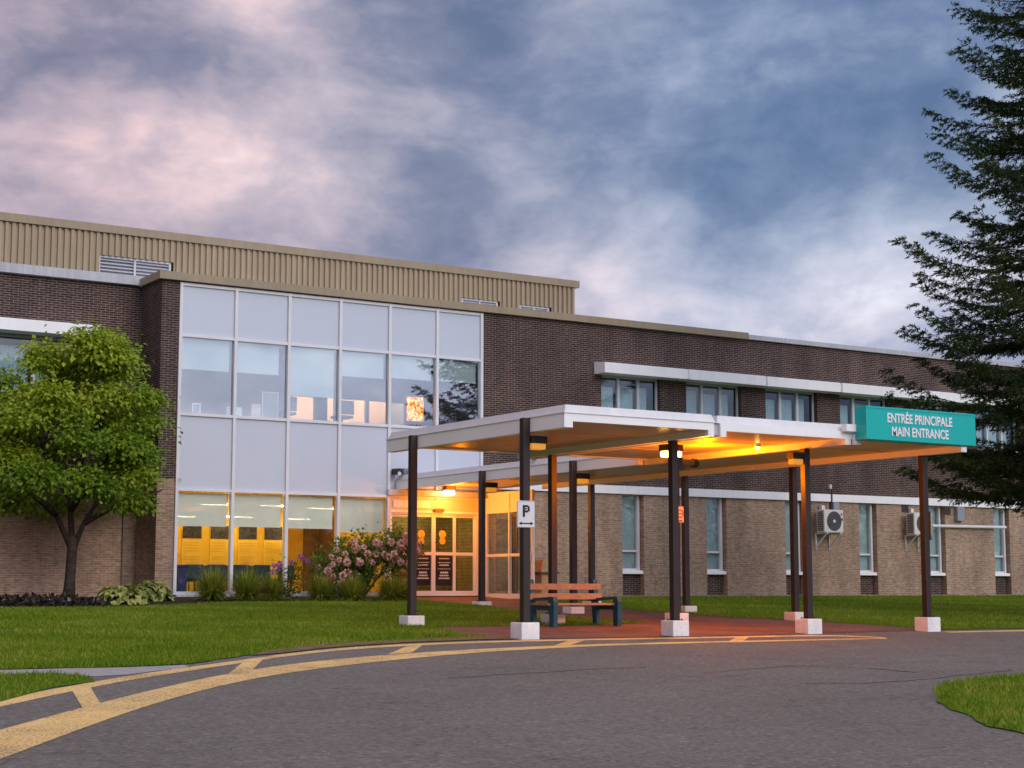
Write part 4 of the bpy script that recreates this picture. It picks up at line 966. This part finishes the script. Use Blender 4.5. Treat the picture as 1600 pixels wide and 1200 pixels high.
def grass_clump(x, y, r, h, label, n=1200):
    T = root('ornamental_grass', (x, y, g(y)), label, 'plant', 'clumps of ornamental grass in the bed')
    a = rng.uniform(0, 2 * PI, n); b = rng.uniform(0, .16, n); ph = rng.uniform(.15, 1.5, n); Lb = rng.uniform(.7, 1.2, n) * (h * .5 + r * .52)
    c, s = np.cos(a), np.sin(a); w = .013; z0 = g(y)
    segs = []
    for t in (0, .35, .7, 1):
        rad = b + Lb * t * np.sin(ph) * (1 + .15 * t); z = np.maximum(z0 + .01, z0 + Lb * (1.25 * t * np.cos(ph * .72) - .75 * t * t * np.sin(ph) ** 1.2)); ww = w * (1 - t * .85)
        segs.append((np.stack([x + c * rad - s * ww, y + s * rad + c * ww, z], 1), np.stack([x + c * rad + s * ww, y + s * rad - c * ww, z], 1)))
    V = np.stack([q for p in segs for q in p], 1).reshape(-1, 3); i = np.arange(n)[:, None] * 8
    F = np.concatenate([np.concatenate([i + 2 * k, i + 2 * k + 1, i + 2 * k + 3, i + 2 * k + 2], 1) for k in range(3)])
    cards('blades', V, F, np.repeat(rng.uniform(0, 1, n), 8), M['leaf_grass'], T)
    MB().tube([(x, y, z0 - .02), (x, y, z0 + .06)], [.14, .08], 8).build('root_crown', M['stem'], T)
for a in ((16.85, 40.5, .78, .62, 'arching ornamental grass clump right of the brick pier, leftmost of the bed grasses'), (17.75, 40.35, .8, .58, 'arching grass clump under the first mullion of the lobby glass'), (18.5, 40.5, .7, .5, 'grass clump at the foot of the purple rose bush'),
          (19.75, 40.1, .75, .42, 'low grass clump between rose bush and hydrangea'), (20.45, 39.8, .75, .42, 'low tawny grass clump in front of the hydrangea'), (21.75, 40.0, .65, .45, 'dark grass clump right of the hydrangea stems'), (22.25, 40.3, .5, .4, 'grass clump at the end of the bed beside the door path')): grass_clump(*a)

def flower_head(name, mat, r, n=46):
    d = rnd_dirs(n); P = d * r * [.8, .8, 1.0]; V, F, v = leaf_cards(P * .55, d + rng.normal(0, .3, (n, 3)), rnd_dirs(n), r * .75, r * .6, np.clip(.5 + .3 * d[:, 2] + rng.normal(0, .25, n), 0, 1), .1)
    o = cards(name, V, F, v, mat, None); return o
def bush(name, x, y, pts_stem, leafc, nleaf, label, leafs, heads, headmat, hr, cat='bush'):
    T = root(name, (x, y, g(y)), label, cat); z0 = g(y)
    s = MB()
    for p in pts_stem: s.tube([(x, y, z0 - .02), (x + p[0] * .45, y + p[1] * .5, z0 + p[2] * .55), (x + p[0], y + p[1], z0 + p[2])], [.022, .015, .006], 6)
    s.build('stem', M['stem'], T)
    P = []; D = []
    for c in leafc:
        k = nleaf; q = rng.normal(size=(k, 3)) * c[3]; P.append(np.array([x + c[0], y + c[1], z0 + c[2]]) + q); D.append(q + rng.normal(size=(k, 3)) * .2 + [0, 0, -.05])
    P = np.concatenate(P); D = np.concatenate(D); P[:, 2] = np.maximum(P[:, 2], z0 + .05)
    V, F, v = leaf_cards(P, D, rnd_dirs(len(P)) * .8 + [0, -.3, .8], rng.uniform(*leafs, len(P)), rng.uniform(leafs[0] * .6, leafs[1] * .6, len(P)), np.clip(.15 + .35 * (P[:, 2] - z0) / 1.6 + rng.uniform(0, .5, len(P)), 0, 1), .12)
    cards('foliage', V, F, v, M['leaf_bush'], T)
    protos = [flower_head('flower_head', headmat, hr) for _ in range(3)]
    for i, h in enumerate(heads):
        o = protos[i] if i < 3 else protos[i % 3].copy()
        if i >= 3: C.objects.link(o)
        o.parent = T; o.location = Vector(h); sc_ = random.uniform(.75, 1.25); o.scale = (sc_, sc_, sc_); o.rotation_euler = (random.uniform(-.5, .5), random.uniform(-.5, .5), random.uniform(0, 6))
    return T
# hydrangea: leaning right, with pink heads (x offset, height) as in the photo
HX, HY = 21.36, 40.9
hp = [(-1.35, .75), (-1.18, .92), (-1.0, 1.05), (-1.1, .6), (-.9, .42), (-1.3, .5), (-.95, 1.32), (-.8, 1.2), (-.72, .98), (-.68, .72), (-.5, 1.5), (-.42, 1.38), (-.32, 1.3), (-.22, 1.62), (-.15, 1.4), (-.02, 1.05), (.02, .98), (.1, 1.52), (.18, 1.22), (.28, 1.5), (.38, 1.42),
      (.4, 1.2), (.5, 1.14), (.62, 1.45), (.7, 1.55), (.68, 1.22), (.72, .98), (.86, 1.0), (.92, 1.38), (1.02, 1.28), (1.0, 1.08), (1.12, 1.36), (1.2, 1.55), (1.3, 1.4), (1.38, 1.3), (1.48, 1.24), (1.56, 1.5), (1.62, 1.32), (1.34, 1.12), (1.2, .95), (-1.42, .86), (-1.05, .8), (-.55, .5), (-.35, .45), (-.2, .62), (-.6, 1.05), (-.85, .62), (1.15, 1.72), (.95, 1.52), (-1.25, 1.12), (-.4, 1.0), (-.1, 1.22)]
heads = [(px, random.uniform(-.62, -.1), pz) for px, pz in hp]
stems = [(px * .92, random.uniform(-.4, .3), pz) for px, pz in hp[::3]]
lc = [(px * .94, random.uniform(-.35, .4), pz - .05, .15) for px, pz in hp] + [(-.1 + .5 * random.uniform(-1, 1), random.uniform(-.2, .3), random.uniform(.5, 1.0), .16) for _ in range(12)] + [(.9, 0, 1.7, .13), (1.1, 0, 1.75, .12), (.2, 0, 1.6, .14)]
bush('hydrangea_bush', HX, HY, stems, lc, 75, 'wide pink flowering hydrangea bush left of the glass doors', (.07, .14), heads, M['petal_pink'], .1)
rl = [(random.uniform(-.5, .45), random.uniform(-.3, .3), random.uniform(.15, .85), .13) for _ in range(16)]
bush('rose_bush', 19.05, 40.7, [(-.4, 0, .8), (0, 0, 1.0), (.25, -.1, 1.1), (.4, .1, .9), (-.2, .1, .7)], rl, 40, 'dark leaved bush with purple blossoms before the lobby glass', (.05, .1), [(-.55, -.3, .88), (-.45, -.35, .78), (-.38, -.3, .92), (-.05, -.3, .98), (.2, -.35, 1.14), (.28, -.3, 1.08), (.42, -.3, 1.0), (-.6, -.3, .7)], M['petal_purple'], .075)
bush('peony_plant', 19.95, 40.45, [(.0, 0, .5), (.1, 0, .4), (-.1, 0, .45)], [(0, 0, .25, .14), (.15, 0, .2, .12), (-.15, .05, .3, .12)], 30, 'small plant with one bright magenta bloom beside the hydrangea', (.05, .1), [(-.05, -.2, .52), (.06, -.22, .5), (.0, -.2, .42)], M['petal_magenta'], .08, 'plant')
# dark ground cover at the left of the bed
T = root('coral_bells', (12.2, 38.2, g(38.2)), 'low dark leaved plants with tiny pale flowers beneath the maple', 'ground cover')
n = 1500; x = rng.uniform(9.5, 13.2, n); y = rng.uniform(37.5, 40.5, n)
P = np.stack([x, y, -.24 - .0379 * (42 - y) + rng.uniform(.02, .14, n)], 1)
V, F, v = leaf_cards(P, rng.normal(size=(n, 3)) + [0, 0, .2], rnd_dirs(n) + [0, 0, .8], .12, .1, rng.uniform(0, 1, n), .1)
cards('foliage', V, F, v, M['leaf_dark'], T)

n = 14000; x = rng.uniform(-60, 190, n); y = rng.uniform(-92, -70, n)  # unseen tree belt behind the camera, added to darken the window reflections
tops = 7.5 + 2.2 * np.sin(x * .21) + 1.4 * np.sin(x * .57 + 1) + .9 * np.sin(x * 1.3)
z = -4.4 + rng.uniform(0, 1, n) ** .8 * (tops + 4.4)
V, F, v = leaf_cards(np.stack([x, y, z], 1), rng.normal(size=(n, 3)), rng.normal(size=(n, 3)), rng.uniform(1.2, 2.4, n), rng.uniform(1., 1.8, n), rng.uniform(0, .7, n), .1)
wd = cards('unseen_tree_belt', V, F, v, M['leaf_bush']); wd['kind'] = 'stuff'

# ================================================================== SKY AND LIGHT
W = bpy.data.worlds.new('World'); S.world = W; W.use_nodes = True; nt = W.node_tree; nt.nodes.clear()
SUN_EL, SUN_AZ = math.radians(22), math.radians(172)      # azimuth from +Y (north) clockwise
out = N(nt, 'ShaderNodeOutputWorld'); bg = N(nt, 'ShaderNodeBackground'); L(nt, bg.outputs[0], out.inputs[0])
sky = N(nt, 'ShaderNodeTexSky', sky_type='NISHITA'); sky.sun_disc = False; sky.sun_elevation = SUN_EL; sky.sun_rotation = SUN_AZ
tc = N(nt, 'ShaderNodeTexCoord'); D = tc.outputs['Generated']
def fwd(px, py):           # direction of a point of the sky: azimuth / elevation fixed in the world
    pitch = math.radians(6.9635); th = math.radians(57.354); f_ = 2620
    F_ = Vector((math.cos(th), math.sin(th), 0)); R_ = Vector((math.sin(th), -math.cos(th), 0)); U_ = Vector((0, 0, 1))
    d = (F_ * math.cos(pitch) + U_ * math.sin(pitch)) * f_ + R_ * (px - 800) + (-F_ * math.sin(pitch) + U_ * math.cos(pitch)) * (600 - py)
    return d.normalized()
mp = N(nt, 'ShaderNodeMapping'); mp.inputs['Scale'].default_value = (1, 1, 1.7); L(nt, D, mp.inputs[0])
warp = noise(nt, 5.0, 3, mp.outputs[0]); wsub = N(nt, 'ShaderNodeVectorMath', operation='SUBTRACT'); L(nt, warp.outputs['Color'], wsub.inputs[0]); wsub.inputs[1].default_value = (.5, .5, .5)
wsc = N(nt, 'ShaderNodeVectorMath', operation='SCALE'); L(nt, wsub.outputs[0], wsc.inputs[0]); wsc.inputs['Scale'].default_value = .08
wadd = N(nt, 'ShaderNodeVectorMath', operation='ADD'); L(nt, mp.outputs[0], wadd.inputs[0]); L(nt, wsc.outputs[0], wadd.inputs[1])
n3 = noise(nt, 9.0, 8, wadd.outputs[0], .56); n1 = noise(nt, 5.5, 9, wadd.outputs[0], .57, .0); n2 = noise(nt, 2.6, 3, wadd.outputs[0])
def madd(a, k, b):
    m = N(nt, 'ShaderNodeMath', operation='MULTIPLY_ADD')
    L(nt, a, m.inputs[0]); m.inputs[1].default_value = k
    if hasattr(b, 'links'): L(nt, b, m.inputs[2])
    else: m.inputs[2].default_value = b
    return m.outputs[0]
ab = N(nt, 'ShaderNodeMath', operation='ABSOLUTE'); L(nt, madd(n3.outputs[0], 2.0, -1.0), ab.inputs[0])
val = madd(n1.outputs[0], 1.55, madd(n2.outputs[0], .3, madd(ab.outputs[0], .45, -.48)))
def blob(px, py, rad, amp, val, sz=1.6):
    d = fwd(px, py); s = N(nt, 'ShaderNodeVectorMath', operation='SUBTRACT'); L(nt, D, s.inputs[0]); s.inputs[1].default_value = d
    m2 = N(nt, 'ShaderNodeVectorMath', operation='MULTIPLY'); L(nt, s.outputs[0], m2.inputs[0]); m2.inputs[1].default_value = (1, 1, sz)
    ln = N(nt, 'ShaderNodeVectorMath', operation='LENGTH'); L(nt, m2.outputs[0], ln.inputs[0])
    mr = N(nt, 'ShaderNodeMapRange', interpolation_type='SMOOTHSTEP'); L(nt, ln.outputs['Value'], mr.inputs['Value'])
    mr.inputs['From Min'].default_value = 0; mr.inputs['From Max'].default_value = rad; mr.inputs['To Min'].default_value = amp; mr.inputs['To Max'].default_value = 0
    a = N(nt, 'ShaderNodeMath', operation='ADD'); L(nt, val, a.inputs[0]); L(nt, mr.outputs[0], a.inputs[1]); return a.outputs[0]
for px, py, rad, amp in ((490, 300, .10, .27), (330, 200, .09, .13), (560, 370, .08, .12), (300, 310, .09, .12), (1250, 500, .17, .17), (900, 440, .12, .18), (1180, 210, .17, -.14), (1400, 110, .12, -.10), (200, 30, .10, -.14), (120, 240, .07, -.07), (690, 40, .11, -.10), (1050, 390, .09, -.08), (800, 180, .10, .05), (1280, 330, .09, .08), (620, 250, .06, -.06)):
    val = blob(px, py, rad, amp, val)
cr = ramp(nt, val, [(.22, (.105, .145, .235)), (.38, (.175, .208, .300)), (.52, (.290, .308, .385)), (.66, (.42, .415, .475)), (.82, (.63, .57, .59)), (1.0, (.92, .83, .79))])
# warm on the left, cold on the right
rd = N(nt, 'ShaderNodeVectorMath', operation='DOT_PRODUCT'); L(nt, D, rd.inputs[0]); rd.inputs[1].default_value = (math.sin(math.radians(57.35)), -math.cos(math.radians(57.35)), 0)
wr = N(nt, 'ShaderNodeMapRange'); L(nt, rd.outputs['Value'], wr.inputs['Value']); wr.inputs['From Min'].default_value = -.25; wr.inputs['From Max'].default_value = .12
tint = ramp(nt, wr.outputs[0], [(0, (1.28, .98, .92)), (.55, (1.06, .98, .98)), (1, (.84, .98, 1.1))])
cl = mixc(nt, 1.0, cr.outputs[0], tint.outputs[0], 'MULTIPLY')
sz_ = N(nt, 'ShaderNodeSeparateXYZ'); L(nt, D, sz_.inputs[0])
hz_ = ramp(nt, sz_.outputs[2], [(.10, (1.08, .95, .97)), (.24, (.96, .97, 1.0))])
cl = mixc(nt, 1.0, cl, hz_.outputs[0], 'MULTIPLY')
# brighter pale evening sky behind the camera, where the light comes from
bd = N(nt, 'ShaderNodeVectorMath', operation='DOT_PRODUCT'); L(nt, D, bd.inputs[0]); bd.inputs[1].default_value = (.03, -.78, .62)
br_ = N(nt, 'ShaderNodeMapRange'); L(nt, bd.outputs['Value'], br_.inputs['Value']); br_.inputs['From Min'].default_value = .45; br_.inputs['From Max'].default_value = 1.0; br_.inputs['To Min'].default_value = 1.0; br_.inputs['To Max'].default_value = 3.6
bm_ = N(nt, 'ShaderNodeMapRange'); L(nt, bd.outputs['Value'], bm_.inputs['Value']); bm_.inputs['From Min'].default_value = .72; bm_.inputs['From Max'].default_value = 1.0; bm_.inputs['To Max'].default_value = .7
cl = mixc(nt, bm_.outputs[0], cl, (.50, .46, .46))
cl2 = N(nt, 'ShaderNodeVectorMath', operation='SCALE'); L(nt, cl, cl2.inputs[0]); L(nt, br_.outputs[0], cl2.inputs['Scale'])
sk = N(nt, 'ShaderNodeVectorMath', operation='SCALE'); L(nt, sky.outputs[0], sk.inputs[0]); sk.inputs['Scale'].default_value = .07
fin = mixc(nt, .88, sk.outputs[0], cl2.outputs[0]); L(nt, fin, bg.inputs[0]); bg.inputs[1].default_value = 1.0

sd = bpy.data.lights.new('sun', 'SUN'); sd.energy = .6; sd.angle = math.radians(18); sd.color = (1, .86, .74)
so = bpy.data.objects.new('sun', sd); C.objects.link(so)
sdir = Vector((math.sin(SUN_AZ) * math.cos(SUN_EL), math.cos(SUN_AZ) * math.cos(SUN_EL), math.sin(SUN_EL)))
so.rotation_euler = sdir.to_track_quat('Z', 'Y').to_euler(); so.location = sdir * 60

# ================================================================== CAMERA
cam = bpy.data.cameras.new('camera'); co = bpy.data.objects.new('camera', cam); C.objects.link(co)
cam.sensor_width = 36; cam.lens = 36 * 2620 / 1600; cam.clip_end = 3000; cam.clip_start = .1
pitch = math.radians(6.9635); th = math.radians(57.354)
Fh = Vector((math.cos(th), math.sin(th), 0)); Rt = Vector((math.sin(th), -math.cos(th), 0))
fw = Fh * math.cos(pitch) + Vector((0, 0, 1)) * math.sin(pitch); up = Rt.cross(fw)
m = Matrix((Rt, up, -fw)).transposed(); co.matrix_world = m.to_4x4(); S.camera = co

S.view_settings.view_transform = 'Standard'; S.view_settings.look = 'None'; S.view_settings.exposure = .4; S.view_settings.gamma = 1
S.render.engine = 'CYCLES'; S.cycles.use_denoising = True
try: S.cycles.denoiser = 'OPENIMAGEDENOISE'
except Exception: pass
S.cycles.max_bounces = 8; S.cycles.transparent_max_bounces = 12; S.cycles.sample_clamp_indirect = 6
